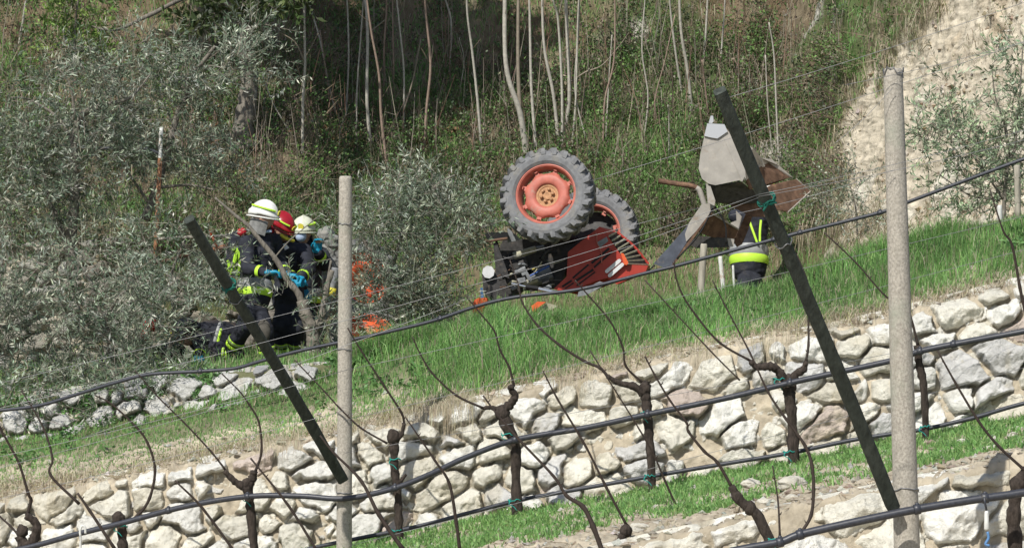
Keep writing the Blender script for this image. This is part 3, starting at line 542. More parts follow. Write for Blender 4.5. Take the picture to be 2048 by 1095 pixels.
# small fittings
def hook(): 
    b = Buf(); a = W(160, 1150, 28.0); tube(b, smooth_path([a, W(161, 1080, 28.), W(160, 1062, 28.), W(164, 1051, 28.), W(170, 1054, 28.), W(171, 1066, 28.)], 5), .009, 8); b.make('hose_hook', MAT['white_paint'], label='white hook on the thick hose at the bottom left', cat='hook')
hook()
t = thing('drip_weight', tuple(W(1972, 1000, 22.0)), 'small white and blue weight hanging under the hose at the bottom right', 'weight')
b = Buf(); tube(b, [W(1968, 992, 22.), W(1973, 1020, 22.)], .007, 8); b.make('hanger', MAT['hose'], t); b = Buf(); lathe(b, [(0, .006), (.01, .013), (.11, .017), (.125, .01)], W(1973, 1020, 22.), (0.01, 0, -1), 12); b.make('white_body', MAT['white_paint'], t)
b = Buf(); tube(b, smooth_path([W(1975, 1062, 22.), W(1977, 1075, 22.), W(1971, 1087, 22.), W(1979, 1090, 22.)], 4), .009, 8); b.make('blue_hook', MAT['blue_plastic'], t)

# ---------------- vines ----------------
def vine(label, trunk=None, tw=None, Y=28, arms=(), canes=(), ties=(), head=None):
    base = W(*(trunk or canes[0][0])[0 if trunk else 0], Y); t = thing('bare_vine', tuple(base), label, 'vine', 'bare pruned vines')
    if trunk:
        b = Buf(); P = smooth_path([W(x, y, Y) for x, y in trunk], 7); R = rads(np.array(tw)*Y/F/2*.9, len(P))*np.array([1+random.uniform(-.14, .18) for _ in P]); tube(b, P, R, 10, jit=.12)
        if head: 
            for (hx, hy, hr) in head: r = hr*Y/F; ellip(b, W(hx, hy, Y), (r, r, r*1.1), n=12, m=8, f=lambda V: V*(1+.28*fbm(V+hx, 2.2, 3, 3)[:, None]))
        b.make('trunk', MAT['vine_bark'], t)
    for (pts, w) in arms:
        b = Buf(); P = smooth_path([W(x, y, Y-.02*k) for k, (x, y) in enumerate(pts)], 6); tube(b, P, rads(np.array(w)*Y/F/2, len(P))*np.array([1+random.uniform(-.15, .2) for _ in P]), 9, jit=.12); b.make('arm', MAT['vine_bark'], t)
    for cn_ in canes:
        pts, w = cn_; b = Buf(); dy = random.uniform(-.25, .1); K = len(pts); P = smooth_path([W(x, y, Y+dy*k/K) for k, (x, y) in enumerate(pts)], 5); R = rads(np.array(w)*Y/F/2*.85, len(P)); R[::5] *= 1.22; tube(b, P, R, 7)
        for k in range(3, len(P)-1, 5):
            q = np.array(P[k]); s = random.choice((-1, 1)); tube(b, [q, q+np.array([s*.012, -.004, .012]), q+np.array([s*.016, -.005, .024])], [.0045, .004, .001], 5)
        b.make('cane', MAT['cane'], t)
    for (x, y) in ties:
        ring('tie', MAT['twine'], t, W(x, y, Y), (0, 0.1, 1), (tw[0] if tw else 8)*Y/F/2+.008, .004, wob=.01)
        b = Buf(); tube(b, smooth_path([W(x-8, y, Y-.06), W(x-12, y+7, Y-.08), W(x-3, y+12, Y-.07), W(x+4, y+20, Y-.07)], 3), .0035, 4); b.make('tie', MAT['twine'], t)
y1 = lambda x: YR1(x)
vine('bare vine nearest the left edge, its dark head curling beside the hose', [(48, 1180), (47, 1095), (38, 1070)], [30, 26, 20], y1(50), [([(47, 1095), (68, 1078), (72, 1046), (52, 1030)], [18, 20, 18, 14])], [([(54, 1030), (62, 1000), (56, 985), (40, 931), (22, 895), (0, 855), (-15, 820)], [9, 6, 5]), ([(38, 1070), (20, 1050), (0, 1032), (-30, 1000)], [6, 4])], [(30, 1098)], [(44, 1062, 13)])
vine('bare vine with a brushy head, one long cane arching over the grass', [(248, 1180), (246, 1095), (243, 1050), (240, 1030)], [26, 22, 20, 22], y1(240), [], [([(250, 1046), (275, 1030), (299, 996), (310, 938), (296, 887), (274, 855), (224, 808), (190, 790)], [8, 7, 6, 5, 3])], [(240, 1052)], [(236, 1036, 13)])
vine('bare vine with a short stub arm left of the slim concrete post', [(512, 1180), (508, 1095), (500, 1010), (494, 972)], [20, 19, 20, 24], y1(495), [([(494, 975), (470, 962), (449, 940)], [17, 14, 9]), ([(494, 975), (505, 955), (508, 942)], [20, 17, 14])], [([(510, 945), (523, 902), (518, 844), (498, 808), (480, 783), (444, 747)], [7, 5, 4, 3]), ([(452, 940), (422, 902), (368, 844), (317, 794), (270, 740)], [5, 4, 3])], [(498, 992)], [(496, 968, 13)])
vine('bare vine on the thick hose just right of the slim concrete post', [(806, 1180), (800, 1095), (796, 1000), (789, 930), (788, 880)], [18, 17, 18, 17, 24], y1(790), [([(790, 880), (803, 868), (808, 846)], [12, 9, 8]), ([(798, 965), (812, 948)], [10, 5])], [([(809, 850), (803, 825), (769, 772), (722, 700), (695, 655)], [6, 5, 3]), ([(775, 886), (722, 855), (679, 815), (650, 783), (590, 720)], [5, 4, 3])], [(790, 918), (793, 1060)], [(787, 872, 14)])
vine('bare vine with twisted dark head below the tractor wheel', [(1036, 1072), (1032, 950), (1031, 890), (1016, 855), (1004, 825)], [22, 20, 21, 26, 28], y1(1030), [([(1004, 825), (1022, 806), (1030, 790), (1020, 776), (1026, 772)], [20, 17, 14, 12, 9]), ([(1004, 822), (985, 815), (968, 815)], [18, 10, 7])], [([(1028, 772), (1019, 735), (1000, 699), (989, 662), (964, 630), (930, 590)], [6, 5, 4, 3]), ([(968, 816), (913, 790), (865, 746), (840, 706), (825, 673)], [6, 5, 4, 3])], [(1016, 868), (1030, 1000)], [(1004, 824, 15)])
vine('bare vine with a long left arm below the tractor hood', [(1306, 1022), (1302, 920), (1297, 850), (1292, 800), (1289, 772)], [18, 18, 21, 23, 22], y1(1295), [([(1288, 788), (1268, 772), (1240, 766), (1215, 752)], [16, 14, 13, 10])], [([(1218, 755), (1200, 735), (1170, 722), (1120, 690), (1075, 650), (1045, 605), (1037, 570), (1020, 520)], [8, 7, 6, 4, 3]), ([(1287, 766), (1252, 732), (1245, 692), (1219, 640), (1179, 593), (1150, 560)], [6, 5, 4, 3]), ([(1292, 772), (1302, 760)], [5, 2])], [(1292, 825), (1300, 951)], [(1290, 776, 13)])
vine('forked bare vine with two dark arms left of the right brace', [(1588, 968), (1585, 850), (1580, 800), (1578, 770)], [24, 24, 26, 26], y1(1580), [([(1574, 775), (1562, 748), (1545, 733), (1515, 733), (1500, 722)], [20, 18, 18, 13, 10]), ([(1582, 778), (1590, 750), (1607, 738), (1612, 722)], [19, 18, 14, 9])], [([(1612, 722), (1617, 690), (1617, 640), (1616, 570), (1596, 515), (1584, 500)], [7, 5, 4, 3]), ([(1503, 722), (1440, 685), (1392, 630), (1363, 585), (1350, 545), (1349, 520)], [6, 5, 4, 3])], [(1560, 758), (1580, 903)], [(1580, 762, 14)])
vine('bare vine standing directly right of the thick concrete post', [(1853, 905), (1848, 780), (1838, 725), (1834, 690)], [16, 17, 18, 15], y1(1840), [], [([(1836, 690), (1826, 650), (1810, 600), (1775, 595), (1713, 526), (1648, 464)], [7, 5, 4, 3])], [(1850, 853)], [])
vine('near vine head at the bottom right of the middle, with one straight cane', [(1236, 1180), (1238, 1095), (1246, 1068)], [18, 18, 22], 24.5, [], [([(1256, 1054), (1213, 974), (1169, 887), (1115, 797), (1086, 741)], [7, 6, 5, 3])], [], [(1252, 1060, 13)])
vine('near vine shoot curving up in front of the foot grass', None, None, 24.0, [], [([(1215, 1130), (1187, 1053), (1166, 1012), (1133, 990), (1108, 952), (1040, 880), (993, 826), (966, 790)], [13, 12, 11, 7, 6, 5, 4])])
vine('near vine with a thick slanting trunk left of the right post foot', [(1560, 1130), (1518, 1035), (1480, 1000), (1462, 970)], [26, 24, 22, 15], 22.3, [], [([(1465, 975), (1435, 924), (1409, 902), (1377, 862), (1373, 844), (1340, 800), (1310, 750), (1290, 712)], [8, 7, 5, 4]), ([(1560, 1075), (1556, 1000), (1545, 930)], [6, 4, 3]), ([(1600, 1068), (1622, 1030), (1627, 980), (1624, 930), (1610, 890), (1572, 837), (1536, 783), (1500, 705), (1450, 610), (1425, 560)], [8, 8, 8, 7, 5, 4, 3])], [(1548, 1076)], [(1500, 1015, 13)])
vine('near vine with a thick dark trunk at the bottom right corner', [(2036, 1180), (2030, 1095), (2028, 1020), (2038, 965), (2060, 930)], [30, 30, 30, 28, 20], 22.3, [], [([(2060, 950), (2048, 938), (1997, 891), (1957, 841), (1911, 765), (1875, 700)], [9, 7, 6, 4])], [], [(2036, 968, 17)])
lone = [([(920, 1100), (913, 1046), (899, 967), (870, 920), (812, 835)], [9, 8, 6, 3], 25, 'lone vine cane rising behind the foot of the slim post toward the middle vines'),
 ([(808, 1100), (758, 1028), (722, 960), (668, 905), (640, 870)], [11, 9, 6, 4], 25, 'lone vine cane passing in front of the foot of the slim concrete post'),
 ([(232, 1100), (180, 1021), (155, 985)], [8, 7, 5], 26, 'short straight cane at the bottom left above the hook'),
 ([(159, 1007), (101, 949), (105, 916), (87, 855), (43, 780)], [7, 6, 5, 3], 27, 'thin bent cane over the dry grass at the far left'),
 ([(475, 1110), (404, 1014), (350, 960)], [7, 6, 4], 26, 'straight cane crossing the thick hose between the left vines'),
 ([(640, 1110), (577, 1010), (501, 915)], [7, 6, 4], 26, 'straight cane crossing the stones left of the slim post'),
 ([(1395, 1110), (1330, 960), (1292, 880), (1180, 700)], [6, 5, 4, 3], 26, 'thin cane crossing the middle of the long wall'),
 ([(2052, 630), (2040, 575), (2024, 490), (2006, 460), (1980, 380)], [8, 7, 5, 3], 24, 'reddish cane rising at the right edge over the bank'),
 ([(1700, 770), (1500, 500), (1410, 545)], [1.5, 1.2, 1], 27, None), ([(700, 730), (650, 640)], [3, 2], 27, None),
 ([(1480, 760), (1420, 700), (1290, 560)], [4, 3], 25.5, 'thin cane lying against the upper edge of the grass bank right of the hood')]
for pts, w, Y, l in lone:
    if not l: continue
    vine(l, None, None, Y, [], [(pts, w)])
# ---------------- saplings on the slope ----------------
sap = [  # points from foot to top, foot width, top width (photo px), reddish
 ([(1052, 305), (1040, 225), (1012, 130), (1010, -40)], 15, 9, 0, [([(1040, 225), (1036, 120), (1037, -40)], 9, 6)]),
 ([(1072, 300), (1063, 180), (1060, 60), (1058, -40)], 8, 5, 0, [([(1074, 210), (1084, 80)], 3, 1)]),
 ([(1117, 285), (1107, 190), (1088, 90), (1084, -40)], 9, 6, 0, []), ([(1124, 300), (1124, 180), (1116, 40), (1105, -10)], 7, 4, 0, [([(1118, 30), (1126, -10)], 3, 2)]),
 ([(1130, 262), (1139, 190), (1134, 60), (1131, -40)], 10, 8, 0, [([(1143, 164), (1170, 145), (1205, 130), (1240, 90), (1258, 65)], 4, 1)]),
 ([(1145, 285), (1152, 190), (1155, 60), (1159, -40)], 5, 4, 0, []), ([(963, 305), (955, 200), (944, 100), (935, 30), (933, -40)], 7, 5, 0, []),
 ([(848, 310), (853, 220), (861, 130), (852, 30), (848, -40)], 7, 5, 1, [([(858, 170), (866, 90)], 2, 1)]), ([(742, 302), (734, 200), (735, 60), (727, -40)], 9, 6, 0, []),
 ([(776, 345), (763, 240), (758, 150), (742, 60), (730, -40)], 7, 5, 1, []), ([(713, 300), (714, 180), (722, 70), (727, 0), (730, -40)], 4, 4, 0, [([(733, 70), (770, 40)], 3, 2)]),
 ([(806, 285), (808, 150), (800, 60), (790, -40)], 5, 4, 0, [([(806, 225), (826, 160), (842, 78)], 4, 2)]), ([(788, 165), (786, 80), (785, -40)], 4, 4, 1, []),
 ([(770, 170), (768, 100), (773, 20), (772, -40)], 5, 4, 1, []), ([(691, 235), (697, 130), (696, 40), (692, -40)], 5, 4, 0, []),
 ([(605, 300), (606, 200), (610, 125), (607, 0), (606, -40)], 7, 5, 0, [([(609, 122), (590, 85), (560, 65)], 4, 2), ([(611, 115), (640, 60)], 3, 1)]),
 ([(670, 222), (655, 160), (640, 80), (612, -20)], 5, 4, 0, []), ([(662, 240), (655, 170), (640, 60)], 4, 2, 1, []), ([(578, 262), (545, 205), (525, 150)], 4, 2, 0, []), ([(604, 225), (583, 180), (572, 140)], 3, 2, 1, []),
 ([(1206, 290), (1210, 200), (1228, 120), (1230, 0), (1231, -40)], 5, 4, 1, []), ([(1212, 270), (1218, 160), (1224, 70)], 4, 2, 0, []), ([(1170, 270), (1150, 180), (1157, 60), (1160, -40)], 4, 3, 0, []),
 ([(1383, 215), (1375, 140), (1362, 60), (1358, -40)], 9, 6, 0, []), ([(1362, 175), (1352, 110), (1341, 20), (1339, -40)], 6, 4, 0, []), ([(1338, 315), (1338, 240), (1336, 210)], 4, 2, 0, []),
 ([(1312, 255), (1310, 200), (1330, 120), (1350, 30)], 3, 2, 1, []), ([(1408, 120), (1412, 60), (1417, -40)], 6, 5, 0, []), ([(1441, 130), (1447, 50), (1452, -40)], 5, 4, 0, []),
 ([(1418, 240), (1410, 170), (1404, 120)], 6, 3, 1, []), ([(1558, 330), (1553, 220), (1548, 110), (1538, 45)], 5, 3, 0, [([(1551, 112), (1566, 80), (1568, 20)], 2, 1)]), ([(1547, 320), (1536, 220), (1531, 110)], 4, 2, 0, []),
 ([(40, 80), (48, 30), (55, -30)], 7, 6, 0, []), ([(1290, 265), (1296, 190), (1284, 100), (1290, 0), (1292, -40)], 4, 3, 0, []), ([(920, 180), (928, 120), (918, 75)], 3, 1, 0, []), ([(900, 120), (902, 40), (880, -40)], 5, 4, 0, [])]
where = ['thickest forked sapling, rising right behind the big tractor wheel', 'slim pale sapling just right of the forked one behind the tractor wheel', 'pale curving sapling above the right shoulder of the tractor wheel', 'thin sapling with a small fork at its top, above the tractor wheel', 'sturdy pale sapling with one long side branch reaching right', 'thin straight sapling right beside the sturdy branching one', 'lone pale sapling between the dark shade and the tractor wheel', 'reddish slim sapling at the right border of the dark shade', 'pale sapling rising straight above the slim concrete post', 'brown leaning sapling crossing the dark shade', 'thin bowed sapling left of the one above the concrete post', 'sapling with a sharp side shoot in the middle of the dark shade', 'reddish shoot hanging high in the dark shade', 'short reddish sapling beside the high shoot in the shade', 'thin sapling near the left part of the dark shade', 'branching sapling right of the big tree trunk', 'leaning sapling behind the branching one beside the big trunk', 'short reddish leaning shoot in the shade', 'low slanting twig sapling at the foot of the big trunk', 'short red twig sapling near the big trunk', 'reddish sapling right of the side branch over the wheel', 'short pale sapling close to the reddish one over the second wheel', 'thin sapling crossing behind the sturdy branching one', 'pale thick sapling left of the top of the right brace', 'bent sapling leaning left beside the pale thick one', 'short dead stem over the rusty pipe end', 'thin reddish bent stem over the rusty pipe', 'pale stem at the top edge above the right brace', 'slender pale stem right of the top of the right brace', 'red stem rising behind the tooth of the loader bucket', 'tall dry stem with a side twig right of the loader bucket', 'thin dry stem beside the taller one right of the bucket', 'leaning pale stem at the top left corner', 'thin wavy sapling among the scrub right of the wheel saplings', 'tiny sapling in the green patch right of the dark shade', 'dark thin sapling at the top right of the dark shade']
def sapling(i, pts, w0, w1, red, br):
    if pts[-1][1] < 0: pts = pts+[(pts[-1][0]+(pts[-1][0]-pts[-2][0])*.6, pts[-1][1]-130), (pts[-1][0]+(pts[-1][0]-pts[-2][0])*.9+12, pts[-1][1]-300)]; w1 *= .45
    g = hit(*pts[0], 8); Y = g.y-.06; t = thing('sapling', tuple(g), where[i], 'sapling', 'bare saplings on the slope'); b = Buf()
    P = smooth_path([W(pts[0][0], pts[0][1]+8, Y)]+[W(x, y, Y-.12*k) for k, (x, y) in enumerate(pts)], 7); R = rads([w0*Y/F/2, w1*Y/F/2], len(P))
    base = (.32, .235, .185) if red else (.46, .43, .37); tube(b, P, R, 8, jit=.06, c=base)
    for k in range(5, len(P)-4, 4):
        if random.random() < .55: q = np.array(P[k]); d = np.array([random.uniform(-.12, .12), random.uniform(-.08, .05), random.uniform(.05, .2)]); tube(b, [q, q+d*.5, q+d*random.uniform(.8, 1.4)], [.004, .003, .0015], 4, c=(.19, .14, .10))
    b.make('trunk', MAT['sapling_bark'], t, col=True)
    for pb, a, c in br:
        b = Buf(); P = smooth_path([W(x, y, Y-.12-.05*k) for k, (x, y) in enumerate(pb)], 6); tube(b, P, rads([a*Y/F/2, c*Y/F/2], len(P)), 6, c=(.26, .22, .17)); b.make('branch', MAT['sapling_bark'], t, col=True)
for i, s in enumerate(sap): sapling(i, *s)
# more thin dry stems of the undergrowth, too many to tell apart
nb = NB(); P, N_, cl, p, py = samp(1300, -250, 1700, 8.95, 11.1); k = (cl < .2) & (py < 380); P = P[k]; n = len(P); D = np.stack([rng.normal(0, .10, n), rng.normal(-.1, .08, n), np.ones(n)], 1); H = rng.uniform(.25, 1.1, (n, 1)); cc_ = pick([(.34, .30, .24), (.22, .17, .13), (.28, .18, .13)], [3, 2, 1], n)
M1 = P+D*H*.5+rng.normal(size=(n, 3))*.02; V, q = sticks(P, M1, .006, .0045); nb.add(V, cc_, q); V, q = sticks(M1, P+D*H+rng.normal(size=(n, 3))*.05, .0045, .002); nb.add(V, cc_, q)
k = rng.random(n) < .6; D2 = D[k]+rng.normal(size=(k.sum(), 3))*.5; V, q = sticks(M1[k], M1[k]+D2*.18, .003, .0015); nb.add(V, cc_[k], q); nb.make('undergrowth_stems', MAT['dry'], kind='stuff')

# ---------------- olive trees ----------------
OLC = [(.11, .15, .10), (.17, .21, .15), (.07, .10, .06), (.30, .33, .26)]
def foliage(clumps, cols=OLC, L=(.045, .085), Wd=(.009, .016), ntw=46, droop=0., tl=(.14, .40)):
    """clumps: list of (centre, radius vector, twigs) -> leaves and twigs"""
    lv, tw = NB(), NB()
    for c, r, n in clumps:
        c = np.array(tuple(c)); d = nrm(rng.normal(size=(n, 3))); P0 = c+d*np.array(r)*rng.uniform(.1, .95, (n, 1))**.6
        D = nrm(d*.6+rng.normal(size=(n, 3))*.7+np.array([0, -.1, .25-droop])); Lt = rng.uniform(*tl, n)[:, None]; P1 = P0+D*Lt
        V, q = sticks(P0, P1, .0035, .0012); tw.add(V, cvar((.24, .22, .18), n), q)
        per = 13; f = np.linspace(.1, 1, per); B = (P0[:, None]+D[:, None]*Lt[:, None]*f[None, :, None]).reshape(-1, 3); Dd = np.repeat(D, per, 0)
        side = nrm(np.cross(Dd, rng.normal(size=(n*per, 3)))); ld = nrm(Dd*.75+side*.8+rng.normal(size=(n*per, 3))*.15)
        tone = np.repeat(pick(cols, [1]*len(cols), n, .25), per, 0)*rng.uniform(.75, 1.3, (n*per, 1))
        V, q = leaves(B, ld, rng.uniform(*L, n*per), rng.uniform(*Wd, n*per)); lv.add(V, np.clip(tone, 0, 1), q)
    return lv, tw
def tree(name, label, cat, Y, limbs, clumps, bark='bark', dens=1.0, parts=('trunk', 'limb'), group=None, lm='olive_leaf', **kw):
    """limbs: [(points with optional depth offset, w0, w1)], first is the trunk; clumps in photo px: (x, y, rx, ry, twigs, depth offset)"""
    p0 = limbs[0][0][0]; t = thing(name, tuple(W(p0[0], p0[1], Y)), label, cat, group)
    for k, (pts, w0, w1) in enumerate(limbs):
        b = Buf(); P = smooth_path([W(q[0], q[1], Y+(q[2] if len(q) > 2 else 0)) for q in pts], 8); R = rads([w0*Y/F/2, w1*Y/F/2], len(P))*np.array([1+.06*math.sin(i*1.1+k)+random.uniform(-.05, .05) for i in range(len(P))]); tube(b, P, R, 12, jit=.09)
        b.make(parts[0] if k == 0 else parts[1], MAT[bark], t)
    cl = [(W(x, y, Y+dz), (rx*Y/F, .22+rx*Y/F*.5, ry*Y/F), max(3, int(n*dens))) for x, y, rx, ry, n, dz in clumps]
    lv, tw = foliage(cl, **kw); lv.make('crown', MAT[lm], t); tw.make('twigs', MAT['dry'], t); return t
def cloud(x0, x1, y0, y1, n, per, r=(28, 60), dz=(-.5, .5), seed=1, keep=None):
    r_ = random.Random(seed); out = []
    while len(out) < n:
        x, y = r_.uniform(x0, x1), r_.uniform(y0, y1)
        if keep and not keep(x, y): continue
        out.append((x, y, r_.uniform(*r), r_.uniform(*r)*.8, int(per*r_.uniform(.6, 1.5)), r_.uniform(*dz)))
    return out
inq = lambda cx, cy_, rx, ry: (lambda x, y: ((x-cx)/rx)**2+((y-cy_)/ry)**2 < 1)
tree('olive_tree', 'large grey-green olive tree at the far left, its forked trunk above the rough wall', 'olive tree', 36.3,
     [([(148, 540), (140, 500), (146, 440), (150, 380), (148, 300), (160, 235), (200, 212)], 26, 11), ([(138, 500), (115, 440), (98, 400), (88, 340)], 15, 6), ([(150, 300), (120, 240), (60, 200), (20, 195)], 8, 3), ([(205, 210), (260, 195), (300, 150)], 8, 3), ([(150, 240), (140, 170), (110, 130)], 6, 3)],
     cloud(-60, 300, 120, 470, 66, 16, seed=3, keep=inq(120, 290, 200, 185)))
tree('olive_tree', 'tall olive tree with a long bare limb behind the left brace', 'olive tree', 36.9,
     [([(290, 440), (312, 380), (330, 320), (352, 240), (358, 215)], 18, 10), ([(375, 190), (378, 160), (405, 125), (430, 92)], 13, 6), ([(358, 218), (372, 200), (376, 188)], 11, 12), ([(385, 140), (420, 132), (452, 137)], 6, 3), ([(300, 410), (260, 350), (230, 300)], 7, 3), ([(315, 375), (380, 370), (430, 380)], 7, 3)],
     cloud(220, 560, 70, 400, 52, 13, seed=5, keep=lambda x, y: inq(390, 210, 175, 165)(x, y) and not (455 < x < 560 and 150 < y < 330))+[(545, 115, 45, 26, 20, 0), (560, 160, 30, 16, 12, 0), (500, 60, 40, 30, 22, 0)])
tree('olive_tree', 'bushy olive tree in front of the low wall at the bottom left', 'olive tree', 33.1,
     [([(237, 768), (228, 730), (220, 680), (205, 640)], 20, 12), ([(220, 680), (160, 640), (90, 620)], 8, 4), ([(210, 645), (240, 590), (300, 560)], 8, 3), ([(205, 640), (180, 560), (140, 500)], 8, 3)],
     cloud(-60, 330, 500, 790, 66, 13, seed=7, keep=inq(120, 640, 210, 150))+cloud(230, 380, 560, 700, 10, 16, seed=8)+cloud(-20, 420, 735, 850, 26, 11, r=(15, 36), dz=(-.9, -.5), seed=9))
tree('olive_tree', 'thin olive tree whose leaves screen the crouching figure', 'olive tree', 35.6,
     [([(330, 735), (350, 640), (340, 560), (370, 480)], 8, 5), ([(345, 600), (400, 540), (450, 500)], 5, 2), ([(342, 560), (300, 500), (280, 460)], 5, 2)],
     cloud(250, 470, 420, 690, 26, 16, seed=11, keep=inq(350, 550, 120, 130)))
tree('pruned_olive_tree', 'hard pruned olive tree with a cut pale limb in front of the firefighters', 'olive tree', 34.7,
     [([(628, 745), (627, 700), (625, 665), (612, 630), (604, 600)], 33, 22), ([(606, 615), (596, 585), (575, 560), (553, 520), (520, 480), (495, 450), (470, 430), (430, 395)], 15, 5), ([(626, 670), (640, 640), (648, 610), (655, 570), (665, 540)], 16, 10), ([(640, 640), (650, 590), (662, 520)], 9, 4), ([(545, 520), (580, 480), (640, 430)], 3, 2)],
     [(655, 640, 26, 30, 26, .1), (640, 690, 20, 26, 14, .1), (560, 580, 22, 14, 6, -.1), (440, 545, 20, 16, 9, -.2), (668, 440, 26, 22, 14, .2), (665, 520, 20, 26, 4, .2), (620, 590, 20, 14, 5, -.2), (505, 560, 26, 10, 5, -.2)])
tree('olive_tree', 'leafy olive tree between the slim concrete post and the overturned tractor', 'olive tree', 35.9,
     [([(795, 665), (790, 610), (775, 560), (740, 500), (720, 470)], 12, 7), ([(782, 570), (850, 520), (900, 490)], 7, 3), ([(800, 415), (850, 390), (880, 365), (910, 350)], 9, 4), ([(775, 560), (800, 480), (802, 415)], 8, 8)],
     cloud(690, 960, 360, 660, 62, 18, seed=13, keep=lambda x, y: (((x-850)/125)**2+((y-500)/170)**2 < 1) and not (x < 785 and 480 < y < 610 and random.random() < .7) and not (x > 905 and y > 480))+[(735, 520, 30, 25, 9, .2), (745, 600, 30, 22, 9, .2), (720, 650, 30, 22, 16, 0)], dens=1.0)
tree('olive_tree', 'airy olive tree with long shoots in front of the bare slope at the right', 'olive tree', 31.9,
     [([(2012, 470), (2008, 420), (2012, 360), (2016, 300), (2010, 250)], 10, 6), ([(2012, 340), (2030, 300), (2060, 270)], 7, 4), ([(2008, 400), (1960, 330), (1925, 280), (1900, 220)], 5, 2), ([(2010, 250), (1990, 190), (1984, 130)], 4, 2), ([(2000, 400), (1940, 390), (1880, 350)], 4, 2), ([(2030, 300), (2040, 180), (2046, 90)], 5, 2)],
     cloud(1830, 2130, 170, 440, 54, 8, r=(18, 42), dz=(-.3, .3), seed=17, keep=inq(1985, 300, 145, 125))+[(1885, 160, 10, 22, 8, 0), (1905, 200, 14, 30, 10, 0), (1990, 100, 14, 10, 6, 0), (2015, 115, 16, 8, 6, 0), (2045, 110, 20, 30, 14, 0), (1985, 140, 6, 20, 5, 0), (1845, 215, 30, 16, 7, 0), (1860, 280, 30, 25, 12, 0), (1925, 430, 30, 20, 14, 0), (2090, 200, 40, 90, 40, 0)], cols=[(.19, .25, .15), (.25, .31, .20), (.14, .19, .11)], L=(.04, .072), Wd=(.012, .018))
tree('olive_sapling', 'small olive shoot at the foot of the bare slope left of the thick post', 'olive tree', 33.8,
     [([(1715, 470), (1712, 420), (1700, 370)], 4, 2)], cloud(1650, 1760, 340, 460, 11, 8, r=(14, 30), dz=(-.2, .2), seed=19), L=(.025, .045))
# big tree with the crown above the frame (it throws the dark shade on the slope)
bt = hit(490, 290, 8); Yb = bt.y-.1
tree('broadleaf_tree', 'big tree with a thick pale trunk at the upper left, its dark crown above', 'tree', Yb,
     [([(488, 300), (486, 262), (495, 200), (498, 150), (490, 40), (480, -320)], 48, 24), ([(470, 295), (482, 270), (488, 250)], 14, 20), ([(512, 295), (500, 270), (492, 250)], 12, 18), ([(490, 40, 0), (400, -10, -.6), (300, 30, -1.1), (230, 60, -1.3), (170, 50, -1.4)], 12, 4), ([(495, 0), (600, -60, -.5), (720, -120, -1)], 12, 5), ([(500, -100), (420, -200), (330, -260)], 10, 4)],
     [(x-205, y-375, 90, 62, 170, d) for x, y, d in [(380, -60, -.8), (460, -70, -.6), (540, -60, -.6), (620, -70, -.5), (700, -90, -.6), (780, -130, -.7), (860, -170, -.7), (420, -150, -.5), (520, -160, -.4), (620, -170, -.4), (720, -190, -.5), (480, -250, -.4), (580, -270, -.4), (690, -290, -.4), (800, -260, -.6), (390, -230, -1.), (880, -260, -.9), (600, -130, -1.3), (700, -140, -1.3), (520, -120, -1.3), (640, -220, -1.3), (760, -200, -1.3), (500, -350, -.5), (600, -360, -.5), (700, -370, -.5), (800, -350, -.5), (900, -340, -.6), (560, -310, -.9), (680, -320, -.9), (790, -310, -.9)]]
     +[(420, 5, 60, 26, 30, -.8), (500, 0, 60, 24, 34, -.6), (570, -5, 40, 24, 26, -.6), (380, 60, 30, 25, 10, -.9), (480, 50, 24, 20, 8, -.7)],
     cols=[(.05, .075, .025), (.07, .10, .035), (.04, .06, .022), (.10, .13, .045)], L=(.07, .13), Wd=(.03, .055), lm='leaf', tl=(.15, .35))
tree('spring_bush', 'bright yellow-green leafy bush at the top left', 'bush', Yb-1.4, [([(150, 150), (150, 60), (160, -30)], 6, 3)],
     cloud(100, 200, -40, 110, 12, 11, r=(20, 34), dz=(-.2, .2), seed=21), cols=[(.17, .27, .06), (.22, .32, .08), (.12, .2, .05)], L=(.04, .08), Wd=(.02, .035), lm='leaf')
# ---------------- overturned tractor ----------------
mat('tyre', (.17, .172, .176), .85, noise=(18, .75, 1.25), dirt=[((.26, .24, .20), 7, .50, .25)], bump=[(70, .3, .004)])
mat('faded_red', (.45, .135, .097), .5, noise=(12, .8, 1.15), dirt=[((.36, .19, .13), 20, .60, .12), ((.33, .25, .19), 8, .57, .14)])
mat('hood_red', (.38, .042, .028), .5, noise=(8, .8, 1.15), dirt=[((.22, .10, .07), 16, .62, .12)], spec=.4)
mat('orange', (.70, .12, .04), .5, noise=(12, .8, 1.2), dirt=[((.35, .18, .10), 14, .6, .12)])
mat('rusty_hub', (.46, .25, .13), .8, noise=(30, .7, 1.2), dirt=[((.22, .11, .06), 22, .55, .15)])
mat('dark_iron', (.045, .043, .042), .6, noise=(25, .6, 1.6), dirt=[((.15, .12, .09), 14, .58, .15)])
mat('black', (.012, .012, .013), .6); mat('cream_metal', (.42, .40, .29), .6, noise=(20, .6, 1.2)); mat('grey_metal', (.22, .23, .24), .55, noise=(20, .6, 1.3))
mat('chrome', (.75, .75, .76), .22, metal=.85); mat('white_sheet', (.66, .66, .66), .4, noise=(15, .85, 1.1)); mat('blue_pipe', (.02, .08, .32), .5); mat('yellow_pipe', (.4, .33, .05), .6)
mat('worn_steel', (.36, .335, .30), .7, noise=(7, .8, 1.15), dirt=[((.27, .19, .14), 5, .60, .14), ((.46, .42, .36), 11, .58, .15)], bump=[(60, .3, .003)])
mat('rust', (.115, .068, .045), .85, noise=(14, .6, 1.5), dirt=[((.23, .135, .085), 9, .56, .12), ((.38, .33, .27), 26, .66, .08)], bump=[(60, .4, .004)])
mat('blue_steel', (.085, .095, .12), .55, noise=(9, .7, 1.3), dirt=[((.24, .19, .15), 7, .56, .15)])
mat('bright_steel', (.52, .53, .55), .45, metal=.3)
